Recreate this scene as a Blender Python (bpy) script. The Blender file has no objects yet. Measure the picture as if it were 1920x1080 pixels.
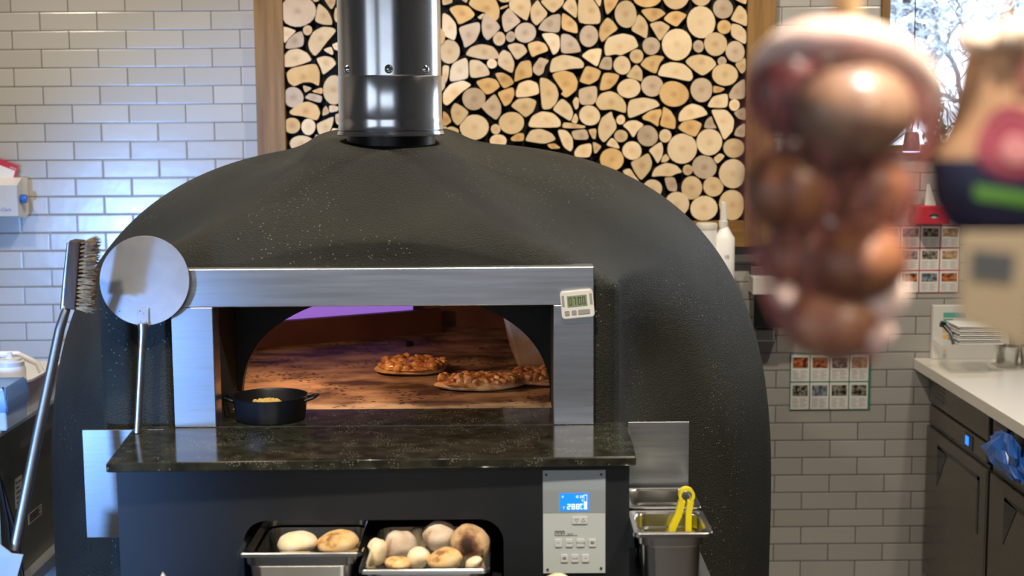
import bpy, math, random
import numpy as np
from mathutils import Vector, Matrix

random.seed(7)
R = math.radians
C = bpy.context.scene.collection
# ------------------------------------------------------------------ camera
CAMZ, PITCH, ROLL, FPX = 1.80, R(7.0), 0.007, 2680.0
sc = bpy.context.scene
cam = bpy.data.cameras.new('camera')
camo = bpy.data.objects.new('camera', cam)
C.objects.link(camo)
cam.sensor_width = 36.0
cam.lens = FPX / 1920 * 36.0
cam.clip_start = 0.05
fw = Vector((0, math.cos(PITCH), -math.sin(PITCH)))
rt0 = Vector((1, 0, 0)); up0 = rt0.cross(fw)
rt = rt0 * math.cos(ROLL) - up0 * math.sin(ROLL) * -1
rt = (rt0 * math.cos(ROLL) - up0 * math.sin(ROLL)).normalized()   # camera rolled a touch clockwise
up = rt.cross(fw).normalized()
m3 = Matrix((rt, up, -fw)).transposed()
camo.matrix_world = Matrix.Translation((0, 0, CAMZ)) @ m3.to_4x4()
cam.dof.use_dof = True
cam.dof.focus_distance = 3.7
cam.dof.aperture_fstop = 3.0
sc.camera = camo
# ------------------------------------------------------------------ world, colour
sc.view_settings.view_transform = 'Standard'
sc.view_settings.look = 'None'
sc.view_settings.gamma = 1
sc.view_settings.use_curve_mapping = False
sc.view_settings.exposure = 0.0
w = bpy.data.worlds.new('world'); sc.world = w; w.use_nodes = True
w.node_tree.nodes['Background'].inputs[0].default_value = (0.72, 0.84, 1.0, 1)
w.node_tree.nodes['Background'].inputs[1].default_value = 7.0


def light(name, kind, loc, target, energy, color, **kw):
    l = bpy.data.lights.new(name, kind); l.energy = energy; l.color = color
    for k, v in kw.items(): setattr(l, k, v)
    o = bpy.data.objects.new(name, l); C.objects.link(o); o.location = loc
    d = Vector(target) - Vector(loc)
    o.rotation_euler = d.to_track_quat('-Z', 'Y').to_euler()
    return o


WARM = (1.0, 0.86, 0.68)
for i, (x, y, e) in enumerate([(-2.0, 3.7, 42), (-0.9, 3.8, 50), (0.4, 3.8, 62), (1.6, 3.8, 42)]):
    light('overhead_spot', 'SPOT', (x, y, 2.92), (x, y + 1.0, 0.5), e * 1.6, WARM, spot_size=R(118), spot_blend=0.6, shadow_soft_size=0.05)
for i, (x, y, e) in enumerate([(-1.1, 1.85, 38), (-0.1, 1.8, 60), (1.1, 1.9, 38)]):
    light('overhead_spot', 'SPOT', (x, y, 2.92), (x, y + 0.95, 0.9), e * 3.2, WARM, spot_size=R(62), spot_blend=0.6, shadow_soft_size=0.06)
light('overhead_spot', 'SPOT', (0.5, 0.72, 2.92), (0.62, 1.02, 1.6), 230, (1.0, 0.9, 0.78), spot_size=R(60), spot_blend=0.5, shadow_soft_size=0.04)
light('overhead_spot', 'SPOT', (0.9, -0.5, 2.92), (0.62, 1.0, 1.75), 70, (1.0, 0.86, 0.7), spot_size=R(40), spot_blend=0.5, shadow_soft_size=0.05)  # extra unseen spot added to brighten the onions from the front
light('shopfront_daylight', 'SPOT', (-2.4, 1.0, 1.0), (-1.0, 4.3, 0.78), 620, (0.20, 0.44, 1.0), spot_size=R(42), spot_blend=0.5, shadow_soft_size=0.10)


# ------------------------------------------------------------------ projection helpers
def ray(px, py):
    return (fw + rt * ((px - 960) / FPX) + up * ((540 - py) / FPX))


def PY(px, py, Y):
    d = ray(px, py); t = Y / d.y
    return Vector((0, 0, CAMZ)) + d * t


def PZ(px, py, z):
    d = ray(px, py); t = (z - CAMZ) / d.z
    return Vector((0, 0, CAMZ)) + d * t


def PX(px, py, x):
    d = ray(px, py); t = x / d.x
    return Vector((0, 0, CAMZ)) + d * t


# ------------------------------------------------------------------ materials
def newmat(name):
    m = bpy.data.materials.new(name); m.use_nodes = True
    nt = m.node_tree
    return m, nt, nt.nodes['Principled BSDF']


def N(nt, t, **kw):
    n = nt.nodes.new(t)
    for k, v in kw.items():
        if k.startswith('i_'):
            key = k[2:]
            key = int(key) if key.isdigit() else key.replace('_', ' ')
            n.inputs[key].default_value = v
        else:
            setattr(n, k, v)
    return n


def mat(name, col, rough=0.5, metal=0.0, col2=None, nscale=20, bump=0.0, bscale=None, bdist=0.002, coat=0.0, emit=None, estr=0,
        trans=0.0, alpha=1.0, stretch=(1, 1, 1), contrast=(0.35, 0.65), sss=0.0, rvar=0.0, aniso=0.0, ior=1.45, detail=4):
    m, nt, b = newmat(name)
    L = nt.links.new
    b.inputs['Base Color'].default_value = (*col, 1)
    b.inputs['Roughness'].default_value = rough
    b.inputs['Metallic'].default_value = metal
    b.inputs['Coat Weight'].default_value = coat
    b.inputs['Transmission Weight'].default_value = trans
    b.inputs['Alpha'].default_value = alpha
    b.inputs['IOR'].default_value = ior
    b.inputs['Anisotropic'].default_value = aniso
    if sss: b.inputs['Subsurface Weight'].default_value = sss; b.inputs['Subsurface Scale'].default_value = 0.01
    if emit: b.inputs['Emission Color'].default_value = (*emit, 1); b.inputs['Emission Strength'].default_value = estr
    if col2 or bump or rvar:
        tc = N(nt, 'ShaderNodeTexCoord'); mp = N(nt, 'ShaderNodeMapping'); mp.inputs['Scale'].default_value = stretch
        L(tc.outputs['Object'], mp.inputs['Vector'])
    if col2 or rvar:
        nz = N(nt, 'ShaderNodeTexNoise'); nz.inputs['Scale'].default_value = nscale; nz.inputs['Detail'].default_value = detail
        L(mp.outputs[0], nz.inputs['Vector'])
    if col2:
        cr = N(nt, 'ShaderNodeValToRGB')
        cr.color_ramp.elements[0].position, cr.color_ramp.elements[1].position = contrast
        cr.color_ramp.elements[0].color = (*col, 1); cr.color_ramp.elements[1].color = (*col2, 1)
        L(nz.outputs['Fac'], cr.inputs[0]); L(cr.outputs[0], b.inputs['Base Color'])
    if rvar:
        mr = N(nt, 'ShaderNodeMapRange'); mr.inputs['To Min'].default_value = max(0.02, rough - rvar); mr.inputs['To Max'].default_value = rough + rvar
        L(nz.outputs['Fac'], mr.inputs['Value']); L(mr.outputs[0], b.inputs['Roughness'])
    if bump:
        nb = N(nt, 'ShaderNodeTexNoise'); nb.inputs['Scale'].default_value = bscale or nscale; nb.inputs['Detail'].default_value = detail
        L(mp.outputs[0], nb.inputs['Vector'])
        bp = N(nt, 'ShaderNodeBump'); bp.inputs['Strength'].default_value = bump; bp.inputs['Distance'].default_value = bdist
        L(nb.outputs['Fac'], bp.inputs['Height']); L(bp.outputs[0], b.inputs['Normal'])
    return m


def tile_mat():
    m, nt, b = newmat('glazed_metro_tile'); L = nt.links.new
    tc = N(nt, 'ShaderNodeTexCoord'); sp = N(nt, 'ShaderNodeSeparateXYZ'); cb = N(nt, 'ShaderNodeCombineXYZ')
    L(tc.outputs['Object'], sp.inputs[0])
    ax = N(nt, 'ShaderNodeMath', operation='ADD'); ax.inputs[1].default_value = TOX
    az = N(nt, 'ShaderNodeMath', operation='ADD'); az.inputs[1].default_value = TOZ
    L(sp.outputs['X'], ax.inputs[0]); L(sp.outputs['Z'], az.inputs[0]); L(ax.outputs[0], cb.inputs['X']); L(az.outputs[0], cb.inputs['Y'])
    def brick(ms, sm):
        br = N(nt, 'ShaderNodeTexBrick'); br.offset = 0.5; br.squash = 1
        br.inputs['Scale'].default_value = 1.0
        br.inputs['Brick Width'].default_value = 0.2025; br.inputs['Row Height'].default_value = 0.0654
        br.inputs['Mortar Size'].default_value = ms; br.inputs['Mortar Smooth'].default_value = sm
        L(cb.outputs[0], br.inputs['Vector']); return br
    br = brick(0.0017, 0.15)
    br.inputs['Color1'].default_value = (0.365, 0.355, 0.33, 1); br.inputs['Color2'].default_value = (0.41, 0.40, 0.375, 1)
    br.inputs['Mortar'].default_value = (0.07, 0.068, 0.06, 1)
    L(br.outputs['Color'], b.inputs['Base Color'])
    b2 = brick(0.006, 1.0)
    nz = N(nt, 'ShaderNodeTexNoise'); nz.inputs['Scale'].default_value = 14; L(cb.outputs[0], nz.inputs['Vector'])
    # each tile sits at its own small tilt
    fl = N(nt, 'ShaderNodeMath', operation='MULTIPLY'); fl.inputs[1].default_value = 0.6; L(nz.outputs['Fac'], fl.inputs[0])
    sb = N(nt, 'ShaderNodeMath', operation='SUBTRACT'); L(fl.outputs[0], sb.inputs[0]); L(b2.outputs['Fac'], sb.inputs[1])
    bp = N(nt, 'ShaderNodeBump'); bp.inputs['Strength'].default_value = 0.45; bp.inputs['Distance'].default_value = 0.002
    L(sb.outputs[0], bp.inputs['Height']); L(bp.outputs[0], b.inputs['Normal'])
    b.inputs['Roughness'].default_value = 0.22
    return m


def dome_mat():
    m, nt, b = newmat('black_textured_render'); L = nt.links.new
    tc = N(nt, 'ShaderNodeTexCoord')
    n1 = N(nt, 'ShaderNodeTexNoise'); n1.inputs['Scale'].default_value = 3.0; n1.inputs['Detail'].default_value = 5
    n2 = N(nt, 'ShaderNodeTexNoise'); n2.inputs['Scale'].default_value = 300; n2.inputs['Detail'].default_value = 3
    n3 = N(nt, 'ShaderNodeTexVoronoi'); n3.inputs['Scale'].default_value = 85
    n4 = N(nt, 'ShaderNodeTexNoise'); n4.inputs['Scale'].default_value = 4.0; n4.inputs['Detail'].default_value = 2
    for n in (n1, n2, n3, n4): L(tc.outputs['Object'], n.inputs['Vector'])
    cr = N(nt, 'ShaderNodeValToRGB')
    cr.color_ramp.elements[0].color = (0.008, 0.009, 0.007, 1); cr.color_ramp.elements[1].color = (0.026, 0.028, 0.021, 1)
    cr.color_ramp.elements[0].position = 0.3; cr.color_ramp.elements[1].position = 0.7
    L(n1.outputs['Fac'], cr.inputs[0])
    # flour specks, gathered in patches
    lt = N(nt, 'ShaderNodeMath', operation='LESS_THAN'); lt.inputs[1].default_value = 0.15; L(n3.outputs['Distance'], lt.inputs[0])
    gt = N(nt, 'ShaderNodeMath', operation='GREATER_THAN'); gt.inputs[1].default_value = 0.53; L(n4.outputs['Fac'], gt.inputs[0])
    ml = N(nt, 'ShaderNodeMath', operation='MULTIPLY'); L(lt.outputs[0], ml.inputs[0]); L(gt.outputs[0], ml.inputs[1])
    mx = N(nt, 'ShaderNodeMix', data_type='RGBA'); L(ml.outputs[0], mx.inputs['Factor']); L(cr.outputs[0], mx.inputs['A'])
    mx.inputs['B'].default_value = (0.16, 0.145, 0.11, 1)
    L(mx.outputs['Result'], b.inputs['Base Color'])
    bp = N(nt, 'ShaderNodeBump'); bp.inputs['Strength'].default_value = 1.0; bp.inputs['Distance'].default_value = 0.0045
    L(n2.outputs['Fac'], bp.inputs['Height']); L(bp.outputs[0], b.inputs['Normal'])
    b.inputs['Roughness'].default_value = 0.62; b.inputs['Specular IOR Level'].default_value = 0.35
    return m


def log_mat(name, c1, c2, heart):
    m, nt, b = newmat(name); L = nt.links.new
    tc = N(nt, 'ShaderNodeTexCoord'); oi = N(nt, 'ShaderNodeObjectInfo')
    ad = N(nt, 'ShaderNodeVectorMath', operation='ADD'); mu = N(nt, 'ShaderNodeVectorMath', operation='SCALE')
    cbn = N(nt, 'ShaderNodeCombineXYZ')
    for k in range(3): L(oi.outputs['Random'], cbn.inputs[k])
    L(cbn.outputs[0], mu.inputs[0]); mu.inputs['Scale'].default_value = 37.0
    L(tc.outputs['Object'], ad.inputs[0]); L(mu.outputs[0], ad.inputs[1])
    nz = N(nt, 'ShaderNodeTexNoise'); nz.inputs['Scale'].default_value = 16; nz.inputs['Detail'].default_value = 3; L(ad.outputs[0], nz.inputs['Vector'])
    cr = N(nt, 'ShaderNodeValToRGB'); cr.color_ramp.elements[0].position = 0.3; cr.color_ramp.elements[1].position = 0.7
    cr.color_ramp.elements[0].color = (*c1, 1); cr.color_ramp.elements[1].color = (*c2, 1); L(nz.outputs['Fac'], cr.inputs[0])
    # growth rings about the pith
    le = N(nt, 'ShaderNodeVectorMath', operation='LENGTH'); ml = N(nt, 'ShaderNodeVectorMath', operation='MULTIPLY'); ml.inputs[1].default_value = (1, 0, 1.1)
    L(tc.outputs['Object'], ml.inputs[0]); L(ml.outputs[0], le.inputs[0])
    n2 = N(nt, 'ShaderNodeTexNoise'); n2.inputs['Scale'].default_value = 25; L(ad.outputs[0], n2.inputs['Vector'])
    a2 = N(nt, 'ShaderNodeMath', operation='MULTIPLY_ADD'); a2.inputs[1].default_value = 0.016; L(n2.outputs['Fac'], a2.inputs[0]); L(le.outputs['Value'], a2.inputs[2])
    hr = N(nt, 'ShaderNodeMapRange'); hr.inputs['From Min'].default_value = 0.007; hr.inputs['From Max'].default_value = 0.026
    hr.inputs['To Min'].default_value = 0.75; hr.inputs['To Max'].default_value = 0.0; L(a2.outputs[0], hr.inputs['Value'])
    mx = N(nt, 'ShaderNodeMix', data_type='RGBA'); L(hr.outputs[0], mx.inputs['Factor']); L(cr.outputs[0], mx.inputs['A']); mx.inputs['B'].default_value = (*heart, 1)
    si = N(nt, 'ShaderNodeMath', operation='MULTIPLY'); si.inputs[1].default_value = 1500; L(a2.outputs[0], si.inputs[0])
    sn = N(nt, 'ShaderNodeMath', operation='SINE'); L(si.outputs[0], sn.inputs[0])
    mr = N(nt, 'ShaderNodeMapRange'); mr.inputs['From Min'].default_value = -1; mr.inputs['To Min'].default_value = 0.90; mr.inputs['To Max'].default_value = 1.04; L(sn.outputs[0], mr.inputs['Value'])
    hs = N(nt, 'ShaderNodeHueSaturation'); L(mr.outputs[0], hs.inputs['Value']); L(mx.outputs['Result'], hs.inputs['Color'])
    rv = N(nt, 'ShaderNodeMapRange'); rv.inputs['To Min'].default_value = 0.85; rv.inputs['To Max'].default_value = 1.1; L(oi.outputs['Random'], rv.inputs['Value'])
    h2 = N(nt, 'ShaderNodeHueSaturation'); L(rv.outputs[0], h2.inputs['Value']); L(hs.outputs['Color'], h2.inputs['Color'])
    L(h2.outputs['Color'], b.inputs['Base Color'])
    bp = N(nt, 'ShaderNodeBump'); bp.inputs['Strength'].default_value = 0.4; bp.inputs['Distance'].default_value = 0.002
    n3 = N(nt, 'ShaderNodeTexNoise'); n3.inputs['Scale'].default_value = 120; L(ad.outputs[0], n3.inputs['Vector'])
    L(n3.outputs['Fac'], bp.inputs['Height']); L(bp.outputs[0], b.inputs['Normal'])
    b.inputs['Roughness'].default_value = 0.75
    return m


def speck_mat(name, base, base2, speck, vscale, thr, rough, nscale=8, coat=0.0, patch=0.5, stretch=(1, 1, 1)):
    m, nt, b = newmat(name); L = nt.links.new
    tc = N(nt, 'ShaderNodeTexCoord'); mp = N(nt, 'ShaderNodeMapping'); mp.inputs['Scale'].default_value = stretch; L(tc.outputs['Object'], mp.inputs['Vector'])
    n1 = N(nt, 'ShaderNodeTexNoise'); n1.inputs['Scale'].default_value = nscale; n1.inputs['Detail'].default_value = 6
    vo = N(nt, 'ShaderNodeTexVoronoi'); vo.inputs['Scale'].default_value = vscale
    n4 = N(nt, 'ShaderNodeTexNoise'); n4.inputs['Scale'].default_value = nscale * 0.7; n4.inputs['Detail'].default_value = 4
    for n in (n1, vo, n4): L(mp.outputs[0], n.inputs['Vector'])
    cr = N(nt, 'ShaderNodeValToRGB'); cr.color_ramp.elements[0].position = 0.35; cr.color_ramp.elements[1].position = 0.65
    cr.color_ramp.elements[0].color = (*base, 1); cr.color_ramp.elements[1].color = (*base2, 1); L(n1.outputs['Fac'], cr.inputs[0])
    lt = N(nt, 'ShaderNodeMath', operation='LESS_THAN'); lt.inputs[1].default_value = thr; L(vo.outputs['Distance'], lt.inputs[0])
    gt = N(nt, 'ShaderNodeMath', operation='GREATER_THAN'); gt.inputs[1].default_value = patch; L(n4.outputs['Fac'], gt.inputs[0])
    ml = N(nt, 'ShaderNodeMath', operation='MULTIPLY'); L(lt.outputs[0], ml.inputs[0]); L(gt.outputs[0], ml.inputs[1])
    mx = N(nt, 'ShaderNodeMix', data_type='RGBA'); L(ml.outputs[0], mx.inputs['Factor']); L(cr.outputs[0], mx.inputs['A']); mx.inputs['B'].default_value = (*speck, 1)
    L(mx.outputs['Result'], b.inputs['Base Color'])
    b.inputs['Roughness'].default_value = rough; b.inputs['Coat Weight'].default_value = coat
    return m


def film_mat(name, col, opacity, rough=0.15):
    # thin tinted plastic film: part clear, part glossy tinted
    m, nt, b = newmat(name); L = nt.links.new
    b.inputs['Base Color'].default_value = (*col, 1); b.inputs['Roughness'].default_value = rough
    b.inputs['Alpha'].default_value = opacity
    tc = N(nt, 'ShaderNodeTexCoord'); nz = N(nt, 'ShaderNodeTexNoise'); nz.inputs['Scale'].default_value = 30; L(tc.outputs['Object'], nz.inputs['Vector'])
    bp = N(nt, 'ShaderNodeBump'); bp.inputs['Strength'].default_value = 0.3; bp.inputs['Distance'].default_value = 0.004
    L(nz.outputs['Fac'], bp.inputs['Height']); L(bp.outputs[0], b.inputs['Normal'])
    return m


YW = 5.15
# tile grid phase taken from one joint of the wall
_j = PY(100, 22.6, YW)
TOZ = 100 * 0.0654 - _j.z + 0.0
_k = PY(1554, 936, YW)
TOX = 60 * 0.2025 - _k.x
MT = {}
MT['tile'] = tile_mat()
MT['dome'] = dome_mat()
MT['steel'] = mat('brushed_steel', (0.42, 0.43, 0.44), 0.36, 1.0, col2=(0.33, 0.34, 0.36), nscale=6, bump=0.05, bscale=60, stretch=(1, 1, 14), rvar=0.08)
MT['steelh'] = mat('brushed_steel_lengthwise', (0.52, 0.53, 0.55), 0.34, 1.0, col2=(0.36, 0.37, 0.40), nscale=5, bump=0.05, bscale=40, stretch=(0.6, 1, 14), rvar=0.10)
MT['chrome'] = mat('polished_flue_steel', (0.80, 0.83, 0.88), 0.20, 1.0, rvar=0.03, nscale=9, bump=0.04, bscale=5, bdist=0.01)
MT['panst'] = mat('satin_pan_steel', (0.62, 0.62, 0.60), 0.20, 1.0, rvar=0.06, nscale=14)
MT['granite'] = speck_mat('black_granite', (0.012, 0.013, 0.009), (0.035, 0.035, 0.024), (0.30, 0.28, 0.22), 230, 0.22, 0.14, nscale=30, coat=0.3, patch=0.53)
MT['body'] = mat('matt_black_board', (0.006, 0.008, 0.011), 0.5, col2=(0.010, 0.012, 0.015), nscale=5)
MT['black'] = mat('black_iron', (0.006, 0.007, 0.009), 0.38, bump=0.2, bscale=120, bdist=0.0006)
MT['void'] = mat('soot_black', (0.004, 0.004, 0.004), 0.9)
MT['oak'] = mat('golden_oak', (0.15, 0.075, 0.016), 0.5, col2=(0.24, 0.13, 0.036), nscale=9, stretch=(6, 6, 0.35), bump=0.15, bscale=60, bdist=0.001)
MT['oakh'] = mat('golden_oak_crosswise', (0.15, 0.075, 0.016), 0.5, col2=(0.24, 0.13, 0.036), nscale=9, stretch=(0.35, 6, 6), bump=0.15, bscale=60, bdist=0.001)
MT['bark'] = mat('log_bark', (0.018, 0.011, 0.007), 0.9, col2=(0.06, 0.035, 0.02), nscale=50, bump=0.4, bscale=80)
MT['l'] = log_mat('cut_wood_cream', (0.72, 0.55, 0.34), (0.80, 0.65, 0.44), (0.62, 0.40, 0.20))
MT['t'] = log_mat('cut_wood_tan', (0.58, 0.42, 0.23), (0.68, 0.52, 0.31), (0.45, 0.27, 0.12))
MT['g'] = log_mat('cut_wood_greyish', (0.47, 0.36, 0.25), (0.57, 0.45, 0.33), (0.34, 0.22, 0.13))
MT['o'] = log_mat('cut_wood_orange', (0.58, 0.36, 0.14), (0.70, 0.48, 0.22), (0.42, 0.20, 0.07))
MT['white'] = mat('white_plastic', (0.72, 0.72, 0.70), 0.35, sss=0.1)
MT['offwhite'] = mat('off_white_plastic', (0.62, 0.60, 0.54), 0.4)
MT['cloudy'] = mat('cloudy_white_plastic', (0.86, 0.86, 0.86), 0.35, trans=0.0, sss=0.2)
MT['blue'] = mat('blue_plastic', (0.01, 0.12, 0.55), 0.2, coat=0.4)
MT['red'] = mat('red_print', (0.45, 0.02, 0.04), 0.45)
MT['green'] = mat('green_print', (0.02, 0.20, 0.13), 0.45)
MT['paper'] = mat('white_paper', (0.70, 0.69, 0.66), 0.7)
MT['ink'] = mat('grey_print', (0.30, 0.30, 0.29), 0.7)
MT['darkink'] = mat('black_print', (0.03, 0.03, 0.03), 0.6)
MT['blueink'] = mat('blue_print', (0.04, 0.10, 0.38), 0.6)
MT['yellow'] = mat('yellow_plastic', (0.72, 0.60, 0.01), 0.3, coat=0.3)
MT['worktop'] = mat('cream_worktop', (0.74, 0.71, 0.64), 0.3, coat=0.2)
MT['fridge'] = mat('dark_fridge_steel', (0.20, 0.185, 0.16), 0.28, 0.85, rvar=0.05, nscale=6)
MT['fridgeb'] = mat('gloss_black_trim', (0.01, 0.01, 0.01), 0.15)
MT['oldsteel'] = mat('dull_olive_steel', (0.13, 0.13, 0.095), 0.4, 0.6, col2=(0.20, 0.20, 0.15), nscale=5)
MT['floor'] = mat('brown_floor_tile', (0.10, 0.085, 0.07), 0.5, col2=(0.15, 0.13, 0.11), nscale=4)
MT['ceil'] = mat('dark_ceiling_paint', (0.20, 0.19, 0.18), 0.8)
MT['plaster'] = mat('brown_plaster', (0.22, 0.19, 0.16), 0.8)
MT['shopwall'] = mat('dark_shop_wall', (0.30, 0.28, 0.26), 0.7)
MT['hearth'] = speck_mat('fire_stained_hearth_stone', (0.07, 0.038, 0.02), (0.55, 0.37, 0.22), (0.015, 0.01, 0.007), 50, 0.30, 0.6, nscale=7, patch=0.52, stretch=(1, 1.25, 1))
MT['brickin'] = mat('sooty_firebrick', (0.10, 0.035, 0.018), 0.8, col2=(0.20, 0.085, 0.035), nscale=6, bump=0.3, bscale=30, bdist=0.004)
MT['guard'] = mat('rust_red_guard', (0.07, 0.018, 0.010), 0.6, col2=(0.10, 0.03, 0.016), nscale=5)
MT['stone'] = mat('pale_fire_stone', (0.22, 0.15, 0.085), 0.7, col2=(0.36, 0.27, 0.17), nscale=12)
MT['archp'] = mat('sooty_steel_arch', (0.03, 0.032, 0.034), 0.7, 0.1, col2=(0.006, 0.006, 0.006), nscale=4.5)
MT['violet'] = mat('violet_flame_glow', (0.2, 0.1, 0.4), 0.6, emit=(0.42, 0.20, 0.85), estr=0.62)


# ------------------------------------------------------------------ mesh builder
class MB:
    def __init__(s): s.v = []; s.f = []; s.mi = []

    def add(s, vs, fs, mi=0):
        k = len(s.v); s.v += [tuple(v) for v in vs]; s.f += [tuple(i + k for i in f) for f in fs]; s.mi += [mi] * len(fs); return s

    def box(s, a, b, mi=0):
        x0, y0, z0 = (min(a[i], b[i]) for i in range(3)); x1, y1, z1 = (max(a[i], b[i]) for i in range(3))
        return s.add([(x0, y0, z0), (x1, y0, z0), (x1, y1, z0), (x0, y1, z0), (x0, y0, z1), (x1, y0, z1), (x1, y1, z1), (x0, y1, z1)],
                     [(0, 3, 2, 1), (4, 5, 6, 7), (0, 1, 5, 4), (1, 2, 6, 5), (2, 3, 7, 6), (3, 0, 4, 7)], mi)

    def loft(s, loops, cap0=True, cap1=True, mi=0):
        n = len(loops[0]); vs = [p for l in loops for p in l]; fs = []
        for j in range(len(loops) - 1):
            for i in range(n):
                fs.append((j * n + i, j * n + (i + 1) % n, (j + 1) * n + (i + 1) % n, (j + 1) * n + i))
        if cap0: fs.append(tuple(reversed(range(n))))
        if cap1: fs.append(tuple((len(loops) - 1) * n + i for i in range(n)))
        return s.add(vs, fs, mi)

    def lathe(s, prof, c=(0, 0, 0), n=48, mi=0, axis='z', cap=True, sx=1, sy=1):
        loops = []
        for r, h in prof:
            lp = []
            for i in range(n):
                a = 2 * math.pi * i / n; x = r * math.cos(a) * sx; y = r * math.sin(a) * sy
                if axis == 'z': p = (x, y, h)
                elif axis == 'y': p = (x, h, -y)
                else: p = (h, x, y)
                lp.append((p[0] + c[0], p[1] + c[1], p[2] + c[2]))
            loops.append(lp)
        return s.loft(loops, cap, cap, mi)

    def tube(s, pts, r, n=12, mi=0, cap=True, flat=1.0):
        pts = [Vector(p) for p in pts]; rs = r if isinstance(r, (list, tuple)) else [r] * len(pts)
        loops = []; ref = None
        for i, p in enumerate(pts):
            t = (pts[min(i + 1, len(pts) - 1)] - pts[max(i - 1, 0)]).normalized()
            if ref is None: ref = Vector((0, 1, 0)) if abs(t.y) < 0.9 else Vector((1, 0, 0))
            u = (ref - t * ref.dot(t)).normalized(); v = t.cross(u); ref = u
            loops.append([tuple(p + (u * math.cos(2 * math.pi * k / n) * flat + v * math.sin(2 * math.pi * k / n)) * rs[i]) for k in range(n)])
        return s.loft(loops, cap, cap, mi)

    def prism(s, poly, y0, y1, mi=0, mside=None):
        # polygon in x,z extruded along y (y0 is the front)
        n = len(poly); A = [(p[0], y0, p[1]) for p in poly]; B = [(p[0], y1, p[1]) for p in poly]
        area = sum(poly[i][0] * poly[(i + 1) % n][1] - poly[(i + 1) % n][0] * poly[i][1] for i in range(n))
        if area < 0: A.reverse(); B.reverse()
        s.add(A + B, [tuple(range(n))], mi)
        k = len(s.v) - 2 * n
        fs = [tuple(k + n + i for i in reversed(range(n)))] + [(k + (i + 1) % n, k + i, k + n + i, k + n + (i + 1) % n) for i in range(n)]
        s.f += fs; s.mi += [mside if mside is not None else mi] * len(fs)
        return s


def obj(name, mb, mats, parent=None, smooth=False, bevel=0, origin=None, seg=2):
    me = bpy.data.meshes.new(name)
    me.from_pydata(mb.v, [], mb.f)
    for m in (mats if isinstance(mats, (list, tuple)) else [mats]): me.materials.append(MT[m] if isinstance(m, str) else m)
    for p, i in zip(me.polygons, mb.mi): p.material_index = i
    if smooth:
        me.polygons.foreach_set('use_smooth', [True] * len(me.polygons))
    me.validate(); me.update()
    o = bpy.data.objects.new(name, me); C.objects.link(o)
    if smooth:
        try:
            me.set_sharp_from_angle(angle=R(40))
        except Exception: pass
    if bevel:
        md = o.modifiers.new('bevel', 'BEVEL'); md.width = bevel; md.segments = seg; md.limit_method = 'ANGLE'; md.harden_normals = False
    if origin is not None:
        me.transform(Matrix.Translation(-Vector(origin))); o.location = origin
    if parent is not None:
        wl = wloc(parent)
        o.parent = parent
        if origin is None: me.transform(Matrix.Translation(-wl))
        else: o.location = Vector(origin) - wl
    return o


def wloc(o):
    l = Vector(o.location)
    while o.parent: o = o.parent; l += o.location
    return l


def tag(o, label, cat, group=None, kind=None):
    if label: o['label'] = label
    if cat: o['category'] = cat
    if group: o['group'] = group
    if kind: o['kind'] = kind
    return o


def thing(name, loc, label, cat, group=None):
    o = bpy.data.objects.new(name, None); C.objects.link(o); o.location = loc; o.empty_display_size = 0.05
    return tag(o, label, cat, group)


def struct(name, mb, mats, bevel=0):
    o = obj(name, mb, mats, bevel=bevel); o['kind'] = 'structure'; return o


def rr(cx, cy, wd, dp, r, z, n=6):
    pts = []
    for qx, qy, a0 in ((1, 1, 0), (-1, 1, 90), (-1, -1, 180), (1, -1, 270)):
        for k in range(n + 1):
            a = R(a0 + 90 * k / n)
            pts.append((cx + qx * (wd / 2 - r) + r * math.cos(a), cy + qy * (dp / 2 - r) + r * math.sin(a), z))
    return pts


def rrxz(cx, cz, wd, h, r, n=5):
    return [(p[0], p[1]) for p in rr(cx, cz, wd, h, r, 0, n)]


def text_mesh(s, size, font_x=1.0):
    cu = bpy.data.curves.new('t', 'FONT'); cu.body = s; cu.size = size
    o = bpy.data.objects.new('t', cu); C.objects.link(o)
    me = bpy.data.meshes.new_from_object(o.evaluated_get(bpy.context.evaluated_depsgraph_get()))
    vs = [(v.co.x * font_x, v.co.y) for v in me.vertices]; fs = [tuple(p.vertices) for p in me.polygons]
    bpy.data.objects.remove(o); bpy.data.curves.remove(cu)
    return vs, fs


def put_text(mb, s, size, origin, ux, uy, mi=0, xs=1.0):
    vs, fs = text_mesh(s, size, xs)
    mb.add([tuple(Vector(origin) + Vector(ux) * x + Vector(uy) * y) for x, y in vs], fs, mi)


SEG = {'0': 'abcdef', '1': 'bc', '2': 'abged', '3': 'abgcd', '4': 'fgbc', '5': 'afgcd', '6': 'afgedc', '7': 'abc', '8': 'abcdefg', '9': 'abcdfg', 'C': 'adef'}


def seg7(mb, ch, x, z, y, w_, h, t, mi=0, dep=0.0004):
    def b(x0, z0, x1, z1): mb.box((x + x0, y, z + z0), (x + x1, y - dep, z + z1), mi)
    for c in SEG[ch]:
        if c == 'a': b(t * .4, h - t, w_ - t * .4, h)
        if c == 'd': b(t * .4, 0, w_ - t * .4, t)
        if c == 'g': b(t * .4, h / 2 - t / 2, w_ - t * .4, h / 2 + t / 2)
        if c == 'f': b(0, h / 2 + t * .2, t, h - t * .4)
        if c == 'b': b(w_ - t, h / 2 + t * .2, w_, h - t * .4)
        if c == 'e': b(0, t * .4, t, h / 2 - t * .2)
        if c == 'c': b(w_ - t, t * .4, w_, h / 2 - t * .2)


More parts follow.
